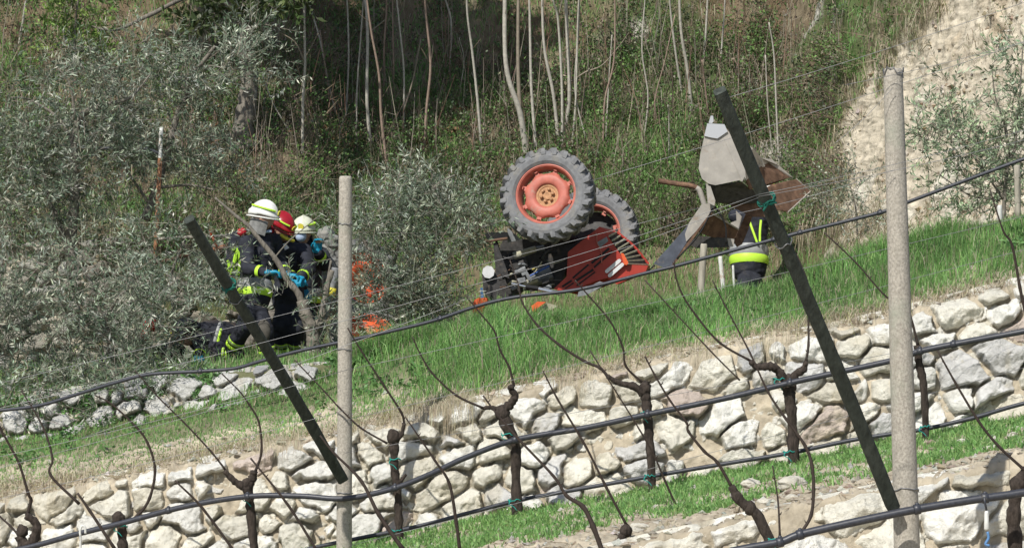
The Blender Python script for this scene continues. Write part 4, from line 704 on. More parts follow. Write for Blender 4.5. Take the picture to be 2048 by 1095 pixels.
mat('grey_rubber', (.22, .22, .205), .9, noise=(16, .75, 1.2), dirt=[((.32, .30, .25), 7, .5, .25)])
TR = thing('overturned_tractor', tuple(W(1130, 640, 37.8)), 'small red tractor lying overturned, two lugged wheels in the air, rusty bucket in front', 'tractor')
def wloc(o):                     # meshes are built in world coordinates, only the empties are moved
    off = Vector((0, 0, 0))
    if o.type == 'MESH': return off
    while o: off += o.location; o = o.parent
    return off
def child_empty(name, loc, parent, label=None):
    o = bpy.data.objects.new(name, None); COL.objects.link(o); o.parent = parent; o.location = Vector(loc)-parent.location; o.empty_display_size = .1
    if label: o['label'] = label
    return o
def cmesh(b, name, m, par, world_par=None, smooth=False, **k):
    o = b.make(name, m, None, smooth=smooth, **k); o.parent = par
    off = wloc(par)
    o.matrix_parent_inverse = Matrix.Translation(-off); return o
def wheel(c, ax, R=.495, spin=0, label=None, rmat='faded_red', tmat='tyre', hub=True):
    c = np.array(tuple(c)); ax = nrm(np.array(ax, float)); M = basis(ax, (0, 0, 1)); k = R/.495
    w = child_empty('wheel', c, TR, label)
    b = Buf(); prof = [(.085, .318), (.105, .325), (.126, .352), (.134, .40), (.126, .432), (.10, .455), (.05, .468), (-.05, .468), (-.10, .455), (-.126, .432), (-.134, .40), (-.126, .352), (-.105, .325), (-.085, .318)]
    lathe(b, [(a*k, r*k) for a, r in prof], c, ax, 64)
    n = 23
    for s in (1, -1):
        for i in range(n):
            t0 = 2*math.pi*(i+(0 if s > 0 else .5))/n+spin
            rr = lambda a: (.468-.02*(abs(a)/.13)**3)
            st = [(.137, -.00, .418, .452, .026), (.132, .01, .44, .484, .030), (.095, .06, .45, .499, .033), (.045, .125, .46, .500, .034), (-.012, .19, .46, .497, .038)]
            V = []
            for (a, dt, r0, r1, hw) in st:
                th = t0+dt
                for (r, q) in ((r0, -1), (r1, -.62), (r1, .62), (r0, 1)):
                    an = th+q*hw/.47*1.0; V.append((s*a*k, r*k*math.cos(an), r*k*math.sin(an)))
            Fs = []
            for j in range(4):
                for e in range(4): Fs.append((j*4+e, j*4+(e+1) % 4, (j+1)*4+(e+1) % 4, (j+1)*4+e))
            Fs += [(3, 2, 1, 0), (16, 17, 18, 19)]
            b.add(np.array(V)@M.T+c, Fs)
    cmesh(b, 'tyre', MAT[tmat], w)
    b = Buf(); lathe(b, [(a*k, r*k) for a, r in [(.088, .318), (.098, .322), (.100, .312), (.090, .298), (.06, .288), (.02, .280), (-.06, .280), (-.09, .30), (-.098, .322), (-.088, .318), (-.07, .296), (.05, .300)]], c, ax, 64)
    for i in range(8):        # rim brackets
        t = 2*math.pi*i/8+spin+.2; d = M@np.array([0, math.cos(t), math.sin(t)]); Mb = np.array([ax, d, np.cross(ax, d)]).T
        box(b, c+d*.262*k+ax*.03*k, (.012*k, .055*k, .05*k), Mb, .004); box(b, c+d*.272*k+ax*.045*k, (.03*k, .012*k, .035*k), Mb, .003)
    cmesh(b, 'rim', MAT[rmat], w, smooth=False)
    if hub:
        b = Buf(); seg = 96; prof = [(.022, .252), (.030, .248), (.050, .228), (.060, .205), (.058, .150), (.048, .125), (.030, .118)]
        V = []; 
        for a, r in prof:
            for q in range(seg):
                t = 2*math.pi*q/seg; rr = r*(1-(.07*float(sstep(.3, .9, np.array(.5-.5*math.cos(8*(t-spin-.2))))) if r > .23 else 0)); V.append((a*k, rr*k*math.cos(t), rr*k*math.sin(t)))
        m = len(prof); Fs = [(i*seg+q, i*seg+(q+1) % seg, (i+1)*seg+(q+1) % seg, (i+1)*seg+q) for i in range(m-1) for q in range(seg)]
        b.add(np.array(V)@M.T+c, Fs); cmesh(b, 'disc', MAT[rmat], w, smooth=True)
        b = Buf(); lathe(b, [(.032*k, .12*k), (.03*k, .10*k), (.022*k, .092*k), (.02*k, .05*k), (.035*k, .045*k), (.038*k, .03*k), (.03*k, .001)], c, ax, 32, closed=False)
        for i in range(6):
            t = 2*math.pi*i/6+spin; d = M@np.array([0, math.cos(t), math.sin(t)]); lathe(b, [(0, .0185*k), (.034*k, .0185*k), (.04*k, .012*k), (.04*k, .0001)], c+d*.064*k+ax*.02*k, ax, 6, closed=False)
        cmesh(b, 'hub', MAT['rusty_hub'], w)
    else:
        b = Buf(); lathe(b, [(-.06, .27*k), (-.10, .2*k), (-.06, .1*k), (.03, .09*k), (.035, .0001)], c, ax, 32, closed=False); cmesh(b, 'disc', MAT['dark_iron'], w)
    return w
wheel(W(1096, 392, 37.5), (-.25, -.93, .23), .495, .3, 'nearest wheel with a tan rusty hub')
wheel(W(1186, 470, 38.45), (-.25, -.93, .23), .495, .1, 'farther wheel behind the hood', hub=False)
wheel(W(722, 560, 38.3), (.50, -.82, .25), .43, 0, 'wheel half hidden by olive leaves', rmat='orange', tmat='grey_rubber')
wheel(W(735, 668, 37.8), (.15, -.55, .80), .40, 0, None, rmat='orange', tmat='grey_rubber')
def zp(s, ox, oy): return lambda pts, Y: [W(ox+x*s, oy+y*s, (Y[i] if isinstance(Y, (list, tuple)) else Y)) for i, (x, y) in enumerate(pts)]
z4 = zp(280/1460, 1040, 430); z5 = zp(200/1095, 920, 440); z2 = zp(400/995, 1280, 160); z8 = zp(280/1136, 1280, 330); z1 = zp(400/1095, 920, 260)
# chassis and underbody
b = Buf(); extr(b, z1([(240, 590), (400, 600), (520, 610), (720, 540), (740, 560), (600, 680), (560, 830), (500, 870), (330, 880), (260, 930), (200, 900), (190, 700)], 38.05), (0.05, .45, 0)); cmesh(b, 'chassis', MAT['dark_iron'], TR)
b = Buf(); tube(b, [z1([(455, 560)], 37.7)[0], z1([(700, 600)], 38.3)[0]], .075, 16); cmesh(b, 'axle_housing', MAT['dark_iron'], TR)
b = Buf(); M5 = lambda p, Y: z5([p], Y)[0]
def cyl(name, p0, p1, Y, r, m, seg=16, r1=None, Y1=None):
    b = Buf(); a, c = M5(p0, Y), M5(p1, Y1 or Y); r1 = r1 or r; tube(b, [a, a.lerp(c, .04), a.lerp(c, .96), c], [r*.85, r, r1, r1*.85], seg); return cmesh(b, name, MAT[m], TR, smooth=False)
cyl('oil_filter', (585, 395), (835, 312), 37.85, .040, 'cream_metal', r1=.034); cyl('filter_cap', (838, 315), (925, 300), 37.85, .028, 'grey_metal')
cyl('gearbox_casing', (580, 500), (740, 455), 37.9, .058, 'dark_iron'); cyl('exhaust_box', (600, 570), (720, 530), 37.8, .032, 'grey_metal'); cyl('engine_sump', (760, 660), (1000, 560), 38.0, .085, 'grey_metal'); cyl('starter_motor', (680, 690), (850, 640), 37.85, .04, 'cream_metal')
cyl('blue_pipe', (765, 610), (980, 500), 37.75, .008, 'blue_pipe', 8); cyl('yellow_pipe', (790, 540), (900, 490), 37.75, .008, 'yellow_pipe', 8); cyl('steering_rod', (520, 690), (400, 230), 37.75, .012, 'dark_iron', 8)
cyl('steel_bar', (270, 235), (520, 200), 37.6, .015, 'rust'); cyl('piston_rod', (565, 693), (720, 728), 37.55, .012, 'chrome'); cyl('hydraulic_cylinder', (720, 728), (860, 750), 37.55, .026, 'black'); cyl('cylinder_sleeve', (850, 750), (1105, 805), 37.55, .024, 'chrome', r1=.02)
b = Buf(); extr(b, z5([(270, 150), (350, 130), (520, 130), (525, 205), (300, 215)], 37.65), (0, .25, 0)); cmesh(b, 'battery_box', MAT['black'], TR)
b = Buf(); extr(b, z5([(520, 80), (640, 190), (655, 215), (520, 245)], 37.75), (0, .02, 0)); cmesh(b, 'bracket_plate', MAT['grey_metal'], TR)
b = Buf(); extr(b, z5([(365, 250), (400, 240), (520, 560), (540, 640), (460, 600), (380, 450)], 37.62), (0, .12, 0)); cmesh(b, 'side_frame', MAT['dark_iron'], TR)
b = Buf(); extr(b, z5([(240, 580), (300, 640), (380, 560), (440, 690), (430, 780), (370, 970), (300, 900), (255, 760)], 37.5), (0, .06, 0)); cmesh(b, 'mudguard_plate', MAT['dark_iron'], TR)
b = Buf(); extr(b, z5([(330, 700), (350, 720), (350, 860), (335, 860)], 37.49), (0, .005, 0)); cmesh(b, 'plate_slot', MAT['black'], TR)
c = M5((311, 567), 37.45); b = Buf(); plate(b, [c+Vector((math.cos(t+.2)*.066, 0, math.sin(t+.2)*.068)) for t in np.arange(8)*math.pi/4], .012, (0, 1, 0)); cmesh(b, 'reflector_plate', MAT['white_sheet'], TR, label='white octagonal plate')
b = Buf(); extr(b, z5([(150, 880), (200, 850), (290, 850), (300, 910), (250, 960), (240, 1030), (140, 1040), (140, 940)], 37.4), (0.02, .12, 0)); cmesh(b, 'lamp_housing', MAT['orange'], TR)
b = Buf(); extr(b, z5([(222, 740), (250, 740), (258, 850), (228, 850)], 37.42), (0, .04, 0)); cmesh(b, 'lamp_stem', MAT['blue_plastic'], TR)
b = Buf(); P = z5([(780, 940), (850, 890), (940, 895), (900, 925), (850, 960), (830, 1000), (860, 1010), (810, 1035)], 37.4); extr(b, P, (0, .06, 0)); cmesh(b, 'foot_guard', MAT['orange'], TR)
b = Buf(); extr(b, z5([(860, 985), (950, 905), (1050, 930), (1060, 945), (980, 990), (960, 1015), (870, 1020)], 37.45), (0, .10, 0)); cmesh(b, 'lever_block', MAT['cream_metal'], TR)
for k in range(16):        # hoses, pipes and brackets of the underside
    x0, y0 = random.uniform(300, 980), random.uniform(380, 800); x1, y1_ = x0+random.uniform(60, 240), y0-random.uniform(-20, 130); b = Buf(); yy = 37.78+random.uniform(-.06, .1)
    tube(b, smooth_path([M5((x0, y0), yy), M5(((x0+x1)/2+random.uniform(-30, 30), (y0+y1_)/2+random.uniform(-40, 40)), yy-.05), M5((x1, y1_), yy)], 5), random.choice((.006, .009, .013)), 7); cmesh(b, 'underside_pipe', MAT[random.choice(('black', 'dark_iron', 'grey_metal', 'rust', 'dark_iron', 'cream_metal'))], TR, smooth=True)
for k in range(10):
    x0, y0 = random.uniform(400, 950), random.uniform(420, 780); b = Buf(); box(b, M5((x0, y0), 37.82), (random.uniform(.04, .13), .08, random.uniform(.03, .08)), basis((1, 0, random.uniform(.1, .7))), .006); cmesh(b, 'casting', MAT[random.choice(('dark_iron', 'grey_metal', 'dark_iron'))], TR)
# hood
hv = Vector((.17, .42, -.035))
H0 = 37.75
b = Buf(); side = [(830, 120), (640, 270), (500, 385), (485, 640), (350, 770), (470, 800), (640, 745), (780, 690), (905, 655), (1120, 510), (1050, 400), (930, 235), (905, 160)]
extr(b, z4(side, H0), hv); hood = cmesh(b, 'hood', MAT['hood_red'], TR)
def sub(b, name, m, **k): return cmesh(b, name, MAT[m], hood, **k)
b = Buf()
def slot(p0, p1, w):     # louvre slots on the side, flat black strips standing in for their shade, with a raised red lip
    a, c = np.array(p0, float), np.array(p1, float); d = (c-a)/np.linalg.norm(c-a); n = np.array([-d[1], d[0]])*w/2
    plate(b, z4([a-n, c-n, c+n, a+n], H0-.004), .006, (0, 1, 0))
for (p0, p1, w) in [((740, 505), (930, 345), 24), ((770, 545), (965, 375), 20), ((550, 655), (715, 515), 18), ((575, 690), (775, 560), 22), ((590, 735), (785, 590), 14), ((440, 745), (540, 680), 20), ((470, 765), (560, 705), 12)]: slot(p0, p1, w)
sub(b, 'side_louvres', 'black')
b = Buf()
for (p0, p1, w) in [((745, 525), (960, 350), 5), ((555, 675), (760, 530), 5), ((735, 500), (790, 590), 16)]:
    a, c = np.array(p0, float), np.array(p1, float); d = (c-a)/np.linalg.norm(c-a); n = np.array([-d[1], d[0]])*w/2; plate(b, z4([a-n, c-n, c+n, a+n], H0-.012), .012, (0, 1, 0))
sub(b, 'louvre_ribs', 'hood_red')
for (p0, p1) in [((905, 585), (1035, 475)), ((935, 628), (1065, 515))]:
    b = Buf(); a, c = np.array(p0, float), np.array(p1, float); d = (c-a)/np.linalg.norm(c-a); n = np.array([-d[1], d[0]]); pts = [a+(-d*math.cos(t)+n*math.sin(t))*19 for t in np.linspace(-1.57, 1.57, 6)]+[c+(d*math.cos(t)-n*math.sin(t))*19 for t in np.linspace(-1.57, 1.57, 6)]; plate(b, z4(pts, H0-.008), .008, (0, 1, 0)); sub(b, 'side_light', 'white_sheet')
b = Buf(); plate(b, z4([(800, 285), (905, 225), (920, 270), (830, 345)], H0-.008), .012, (0, 1, 0)); sub(b, 'sticker_plate', 'grey_metal')
b = Buf(); plate(b, z4([(1050, 395), (1080, 400), (1130, 495), (1115, 520), (1085, 515)], H0-.01), .03, (0, 1, 0)); sub(b, 'hood_corner', 'orange')
b = Buf(); pa = z4([(785, 190), (800, 200), (805, 290), (848, 380), (852, 500)], H0-.01); tube(b, smooth_path(pa, 4), .006, 6); sub(b, 'hood_strap', 'faded_red')
# nose with slatted grille, leaning back from the hood's front edge
g0 = z4([(930, 225), (1050, 400), (1125, 510)], H0-.003); e1 = z4([(1005, 185), (1180, 330), (1335, 520)], H0+.30)
b = Buf(); plate(b, [g0[0], g0[1], g0[2], e1[2], e1[1], e1[0]], .02); sub(b, 'grille_backing', 'black')
b = Buf(); gp_ = smooth_path(g0, 4); ep_ = smooth_path(e1, 4)
for k in range(len(gp_)): a, c = np.array(gp_[k])+np.array([0, -.018, .006]), np.array(ep_[k])+np.array([0, -.018, .006]); Mx = basis(c-a, (0, 0, 1)); box(b, (a+c)/2, (float(np.linalg.norm(c-a)), .012, .016), Mx)
sub(b, 'grille_slats', 'cream_metal')
b = Buf(); tube(b, [np.array(p)+np.array([0.006, -.01, .008]) for p in ep_], .014, 8); sub(b, 'grille_frame', 'hood_red')
b = Buf(); extr(b, z4([(1125, 515), (1335, 525), (1310, 590), (1200, 640), (1010, 720), (905, 655)], H0+.03), (.04, .3, 0)); cmesh(b, 'front_panel', MAT['hood_red'], TR, label='dark red lower nose panel')
b = Buf(); extr(b, z4([(610, 800), (830, 690), (870, 700), (860, 740), (700, 830), (600, 850)], 37.5), (0, .05, 0)); cmesh(b, 'step_plate', MAT['grey_metal'], TR)
# loader arm, cross pipe and bucket
b = Buf(); extr(b, z8([(110, 800), (360, 520), (400, 470), (590, 345), (600, 340), (370, 640), (235, 845)], 37.9), (0.01, .07, 0)); arm = cmesh(b, 'loader_arm', MAT['blue_steel'], TR)
b = Buf(); extr(b, z8([(400, 465), (500, 320), (560, 310), (602, 322), (598, 352), (470, 520), (375, 620), (365, 560)], 37.875), (0, .03, 0)); cmesh(b, 'arm_knee_plate', MAT['worn_steel'], arm)
b = Buf(); extr(b, z8([(602, 345), (612, 350), (395, 650), (245, 850), (235, 845), (375, 640)], [37.87]*6), (0.0, .12, 0)); cmesh(b, 'arm_flange', MAT['rust'], arm)
b = Buf(); plate(b, z8([(455, 535), (575, 385), (795, 520), (760, 602), (640, 592), (560, 575)], [37.95, 37.95, 38.35, 38.35, 38.2, 38.1]), .02); cmesh(b, 'cross_channel', MAT['rust'], TR)
b = Buf(); tube(b, z8([(578, 388), (800, 522)], [37.92, 38.33]), .009, 6); cmesh(b, 'channel_lip', MAT['worn_steel'], TR)
b = Buf(); extr(b, z8([(375, 640), (480, 575), (705, 590), (725, 665), (470, 672)], 38.15), (0, .12, 0)); cmesh(b, 'lower_beam', MAT['dark_iron'], TR)
b = Buf(); extr(b, z8([(708, 592), (765, 600), (760, 660), (722, 662)], 38.14), (0, .1, 0)); cmesh(b, 'beam_end', MAT['worn_steel'], TR)
b = Buf(); tube(b, smooth_path(z8([(148, 128), (280, 148), (430, 172), (480, 200), (500, 250), (525, 325)], 38.0), 5), .0285, 12); cmesh(b, 'cross_pipe', MAT['rust'], TR); b = Buf(); tube(b, smooth_path(z8([(455, 185), (480, 202), (500, 250), (522, 318)], 37.99), 4), .0295, 12); cmesh(b, 'pipe_sleeve', MAT['worn_steel'], TR)
b = Buf(); extr(b, z8([(535, 150), (570, 160), (612, 300), (600, 330), (550, 322)], 37.95), (0, .03, 0)); cmesh(b, 'bucket_link', MAT['worn_steel'], TR)
b = Buf(); extr(b, z8([(780, 370), (830, 420), (835, 480), (790, 525), (735, 490), (740, 465), (785, 450)], 38.5), (0, .05, 0)); cmesh(b, 'hook_plate', MAT['worn_steel'], TR)
b = Buf(); extr(b, z8([(760, 620), (850, 420), (890, 330), (935, 330), (880, 520), (830, 640), (790, 665)], 38.45), (0, .08, 0)); cmesh(b, 'tilt_arm', MAT['rust'], TR)
B0 = 37.75; bk = child_empty('bucket', W(1500, 350, 38.0), TR, 'rusty folded steel bucket')
near = [(335, 222), (415, 222), (440, 258), (490, 330), (520, 400), (526, 488), (508, 506), (495, 498), (375, 523), (340, 515), (308, 490), (292, 440), (300, 370), (318, 290)]
b = Buf(); extr(b, z2(near, B0), (0, .022, 0)); cmesh(b, 'side_plate', MAT['worn_steel'], bk)
b = Buf(); extr(b, z2([(418, 290), (430, 284), (520, 480), (508, 506)], B0-.012), (0, .012, 0)); cmesh(b, 'stiffener', MAT['worn_steel'], bk)
b = Buf(); extr(b, z2([(335, 216), (420, 220), (436, 256), (385, 291), (352, 286), (320, 278)], B0-.02), (0, .018, 0)); cmesh(b, 'cutting_edge', MAT['bright_steel'], bk)
b = Buf(); extr(b, z2([(342, 214), (352, 178), (364, 178), (366, 206), (358, 216)], B0-.02), (0, .03, 0)); cmesh(b, 'tooth', MAT['bright_steel'], bk)
b = Buf(); sh = z2([(440, 258), (490, 320), (560, 360), (600, 392)], [B0+.02, B0+.02, B0+.3, B0+.55]); plate(b, z2([(430, 250), (560, 340), (600, 385), (620, 430), (590, 437), (525, 500), (510, 400)], [B0+.02, B0+.25, B0+.5, B0+.55, B0+.5, B0+.03, B0+.02]), .014); cmesh(b, 'shell', MAT['worn_steel'], bk)
b = Buf(); plate(b, z2([(598, 386), (655, 394), (690, 425), (762, 487), (742, 483), (638, 412), (590, 437)], [B0+.5, B0+.75, B0+.8, B0+.9, B0+.88, B0+.72, B0+.46]), .012); cmesh(b, 'shell_lip', MAT['worn_steel'], bk)
b = Buf(); plate(b, z2([(524, 490), (590, 436), (638, 412), (744, 484), (650, 522), (545, 545)], [B0+.08, B0+.45, B0+.7, B0+.88, B0+.7, B0+.2]), .012); cmesh(b, 'inner_face', MAT['rust'], bk)
b = Buf(); plate(b, z2([(600, 550), (655, 520), (780, 494), (846, 552), (735, 655), (700, 648), (655, 640), (600, 610)], [B0+.3, B0+.5, B0+.85, B0+.9, B0+.5, B0+.4, B0+.35, B0+.3]), .014); cmesh(b, 'floor_plate', MAT['rust'], bk)
b = Buf(); tube(b, z2([(778, 492), (848, 553), (736, 657)], [B0+.84, B0+.89, B0+.48]), .007, 6); cmesh(b, 'floor_edge', MAT['worn_steel'], bk)
b = Buf(); plate(b, z2([(338, 514), (375, 524), (505, 506), (545, 540), (610, 560), (600, 610), (450, 618), (375, 606), (352, 570)], [B0+.03, B0+.03, B0+.05, B0+.25, B0+.35, B0+.4, B0+.35, B0+.2, B0+.1]), .014); cmesh(b, 'back_face', MAT['dark_iron'], bk)
b = Buf(); extr(b, z2([(440, 616), (610, 604), (660, 640), (640, 680), (560, 680), (480, 640)], B0+.4), (0, .1, 0)); cmesh(b, 'hinge_block', MAT['rust'], bk)
b = Buf(); extr(b, z2([(330, 520), (350, 525), (375, 600), (370, 625), (338, 610)], B0+.02), (0, .05, 0)); cmesh(b, 'hinge_ear', MAT['worn_steel'], bk)

for pts in ([(610, 335), (690, 480), (700, 640)], [(590, 350), (480, 560), (300, 760)], [(120, 810), (40, 870), (-60, 860), (-140, 830)]):
    b = Buf(); tube(b, smooth_path(z8(pts, 37.84), 6), .009, 7); cmesh(b, 'hydraulic_hose', MAT['black'], TR, smooth=True)
# ---------------- firefighters ----------------
mat('skin', (.48, .29, .21), .6); mat('turnout', (.020, .022, .030), .85, noise=(14, .7, 1.5), dirt=[((.06, .055, .05), 6, .6, .2)], bump=[(60, .3, .004)])
mat('worn_turnout', (.085, .078, .066), .9, noise=(14, .7, 1.4)); mat('reflect', (.48, .78, .06), .5); mat('reflect_grey', (.30, .31, .31), .5, noise=(30, .8, 1.15)); mat('hi_vis', (.40, .70, .05), .6, noise=(18, .75, 1.15))
mat('helmet_white', (.74, .74, .70), .35, coat=.3, noise=(10, .9, 1.08)); mat('helmet_red', (.30, .012, .02), .28, coat=.5); mat('helmet_cream', (.62, .64, .50), .45, noise=(12, .85, 1.1)); mat('cape', (.19, .19, .18), .8, noise=(20, .6, 1.3), bump=[(50, .5, .004)])
mat('glove_blue', (.012, .23, .36), .45, noise=(20, .8, 1.2)); mat('visor', (.02, .02, .022), .15); mat('mask_blue', (.42, .52, .68), .7); mat('boot', (.022, .020, .02), .5); mat('red_cloth', (.42, .02, .03), .7); mat('yellow_tape', (.62, .55, .06), .6)
def capsule(b, p0, p1, r0, r1, seg=14, flat=None):
    p0, p1 = np.array(tuple(p0)), np.array(tuple(p1)); d = p1-p0; L = np.linalg.norm(d); d = d/max(L, 1e-6); P = []; R = []
    for t in (0.02, .35, .7, 1): P.append(p0-d*r0*math.cos(t*math.pi/2)); R.append(r0*math.sin(t*math.pi/2))
    for t in (1, .7, .35, .02): P.append(p1+d*r1*math.cos(t*math.pi/2)); R.append(r1*math.sin(t*math.pi/2))
    tube(b, P, R, seg)
def remesh(b, name, m, parent, vox=.012, folds=0, fs=9, sm=3, seed=1, top=True):
    o = b.make(name, MAT[m]); md = o.modifiers.new('r', 'REMESH'); md.mode = 'VOXEL'; md.voxel_size = vox; ms = o.modifiers.new('s', 'SMOOTH'); ms.factor = .6; ms.iterations = sm
    dg = bpy.context.evaluated_depsgraph_get(); e = o.evaluated_get(dg); me = bpy.data.meshes.new_from_object(e); o.modifiers.clear(); old = o.data; o.data = me; bpy.data.meshes.remove(old)
    n = len(me.vertices); co = np.empty(n*3); no = np.empty(n*3); me.vertices.foreach_get('co', co); me.vertices.foreach_get('normal', no); co = co.reshape(-1, 3); no = no.reshape(-1, 3)
    if folds:
        w_ = np.abs(fbm(co*np.array([1, 1, 1.7]), fs, 3, seed)); co = co+no*((.25-w_)*folds)[:, None]; me.vertices.foreach_set('co', co.ravel())
    me.polygons.foreach_set('use_smooth', np.ones(len(me.polygons), bool)); me.update()
    if not me.materials: me.materials.append(MAT[m])
    o.parent = parent
    off = wloc(parent)
    o.matrix_parent_inverse = Matrix.Translation(-off); return o
def band(p0, p1, f0, f1, r, m, parent, name='reflective_band', sy=1.0, seg=20):
    p0, p1 = np.array(tuple(p0)), np.array(tuple(p1)); b = Buf(); P = [p0+(p1-p0)*(f0+(f1-f0)*k/4) for k in range(5)]; ax = nrm(p1-p0); M = basis(ax, (0, 1, 0)); V = []
    rr = [r*.97, r*1.02, r*1.03, r*1.02, r*.97]
    for c, q in zip(P, rr):
        for k in range(seg): t = 2*math.pi*k/seg; V.append(c+M@np.array([0, q*math.cos(t)*1.0, q*math.sin(t)])*1.0)
    V = np.array(V)
    if sy != 1: cc = (p0+p1)/2; V[:, 1] = cc[1]+(V[:, 1]-cc[1])*sy
    Fs = [(i*seg+k, i*seg+(k+1) % seg, (i+1)*seg+(k+1) % seg, (i+1)*seg+k) for i in range(4) for k in range(seg)]; b.add(V, Fs); return cmesh(b, name, MAT[m], parent, smooth=True)
def hand(b, c, d, side, r=1.0, curl=.9, up=(0, 0, 1)):
    """glove: palm, four unequal bent fingers, thumb from the side of the palm"""
    M = basis(d, up); c = np.array(tuple(c)); g = lambda x, y, z: c+M@np.array([x, y, z])*r
    for y in (-.028, 0, .028): capsule(b, g(.0, y, 0), g(.075, y*1.05, 0), .019*r, .018*r, 8)
    for k, (y, L) in enumerate([(-.036, .052), (-.012, .062), (.012, .058), (.036, .046)]):
        a1, a2 = curl*.5, curl*1.35; p = np.array([.085, y, 0.]); q = p+np.array([math.cos(a1), 0, -math.sin(a1)])*L*.6; s = q+np.array([math.cos(a2), 0, -math.sin(a2)])*L*.62
        capsule(b, g(*p), g(*q), .0115*r, .0105*r, 8); capsule(b, g(*q), g(*s), .0105*r, .009*r, 8)
    y = side; p = (.02, y*.035, -.008); q = (.055, y*.068, -.028); s = (.085, y*.070, -.05); capsule(b, g(*p), g(*q), .015*r, .0125*r, 8); capsule(b, g(*q), g(*s), .0125*r, .010*r, 8)
def head(b, c, fd, up=(0, 0, 1), s=1.0):
    x = nrm(np.array(fd, float)); M = basis(x, up)
    def f(V):
        V = V.copy(); X, Y_, Z = V[:, 0].copy(), V[:, 1].copy(), V[:, 2].copy()
        V[:, 1] *= 1-.22*np.clip(-Z, 0, 1); V[:, 0] += .10*np.clip(X, 0, 1)*np.clip(-Z, 0, .8)
        V[:, 0] += .20*np.exp(-((Y_/.16)**2+((Z+.12)/.22)**2))*(X > 0)            # nose
        V[:, 0] -= .07*np.exp(-(((np.abs(Y_)-.33)/.15)**2+((Z-.08)/.12)**2))*(X > 0)   # eye sockets
        V[:, 0] += .05*np.exp(-((Y_/.25)**2+((Z+.52)/.10)**2))*(X > 0)            # lips
        V[:, 0] += .06*np.exp(-((Y_/.30)**2+((Z+.85)/.18)**2))*(X > 0)            # chin
        return V
    ellip(b, c, (.098*s, .077*s, .118*s), M, 28, 20, f=f)
    for sd in (-1, 1): ellip(b, np.array(tuple(c))+M@np.array([-.005, sd*.076*s, 0]), (.018, .01, .030), M, 8, 6)
def helmet(par, c, fd, m, up=(0, 0, 1), s=1.0, cape=True, stripe='reflect', brim=.03, rear=.25, gap=1.3):
    x = nrm(np.array(fd, float)); M = basis(x, up); c = np.array(tuple(c)); h = child_empty('helmet', c, par); b = Buf()
    def f(V):
        V = V.copy(); Z = V[:, 2].copy(); X = V[:, 0].copy(); low = np.where(X > 0, -.05, -.05-rear*np.clip(-X, 0, 1)); V[:, 2] = np.maximum(Z, low); under = Z < low
        V[:, 0] += np.where((Z < .18) & (Z > low-.05), .10*np.sign(X)*np.clip(abs(X), 0, 1), 0); k = np.where(under, .80, 1); V[:, 0] *= k; V[:, 1] *= k
        V[:, 2] += .07*np.exp(-(V[:, 1]/.13)**2)*np.clip(Z, 0, 1); return V
    ellip(b, c, (.152*s, .125*s, .145*s), M, 40, 28, f=f); cmesh(b, 'helmet_shell', MAT[m], h, smooth=True)
    b = Buf(); P = [c+M@np.array([.168*s*math.cos(t), .137*s*math.sin(t), (-.012+(-.04*(1-math.cos(t))/2*rear/.25))*s]) for t in np.linspace(-math.pi, math.pi, 36)]; tube(b, P, .008*s, 6); cmesh(b, 'brim', MAT[m], h)
    b = Buf()
    for sd in (-1, 1):
        P = [c+M@np.array([.150*s*math.cos(t)*1.01, sd*(.118*s*math.sin(abs(t))*1.02+.004), .055*s+.01]) for t in np.linspace(.55, 2.5, 10)]; tube(b, P, .010*s, 6, flat=1)
    cmesh(b, 'reflective_stripe', MAT[stripe], h)
    b = Buf(); plate(b, [c+M@(np.array([.150*s, y*.026, .05*s+z*.026])) for y, z in ((-1, -1), (1, -1), (1.1, .6), (0, 1.3), (-1.1, .6))], .008, M@np.array([1, 0, 0])); cmesh(b, 'front_badge', MAT['yellow_tape'], h)
    b = Buf(); P = [(a, t) for a in (0, .5, 1) for t in np.linspace(gap, 2*math.pi-gap, 18)]; V = [c+M@np.array([(.118+.012*a)*math.cos(t)*s, (.098+.02*a)*math.sin(t)*s, (-.06-.14*a)*s+random.uniform(-.008, .008)]) for a, t in P]; b.add(V, [(i*18+k, i*18+k+1, (i+1)*18+k+1, (i+1)*18+k) for i in range(2) for k in range(17)])
    if cape: cmesh(b, 'neck_cape', MAT['cape'], h, smooth=True)
    return h
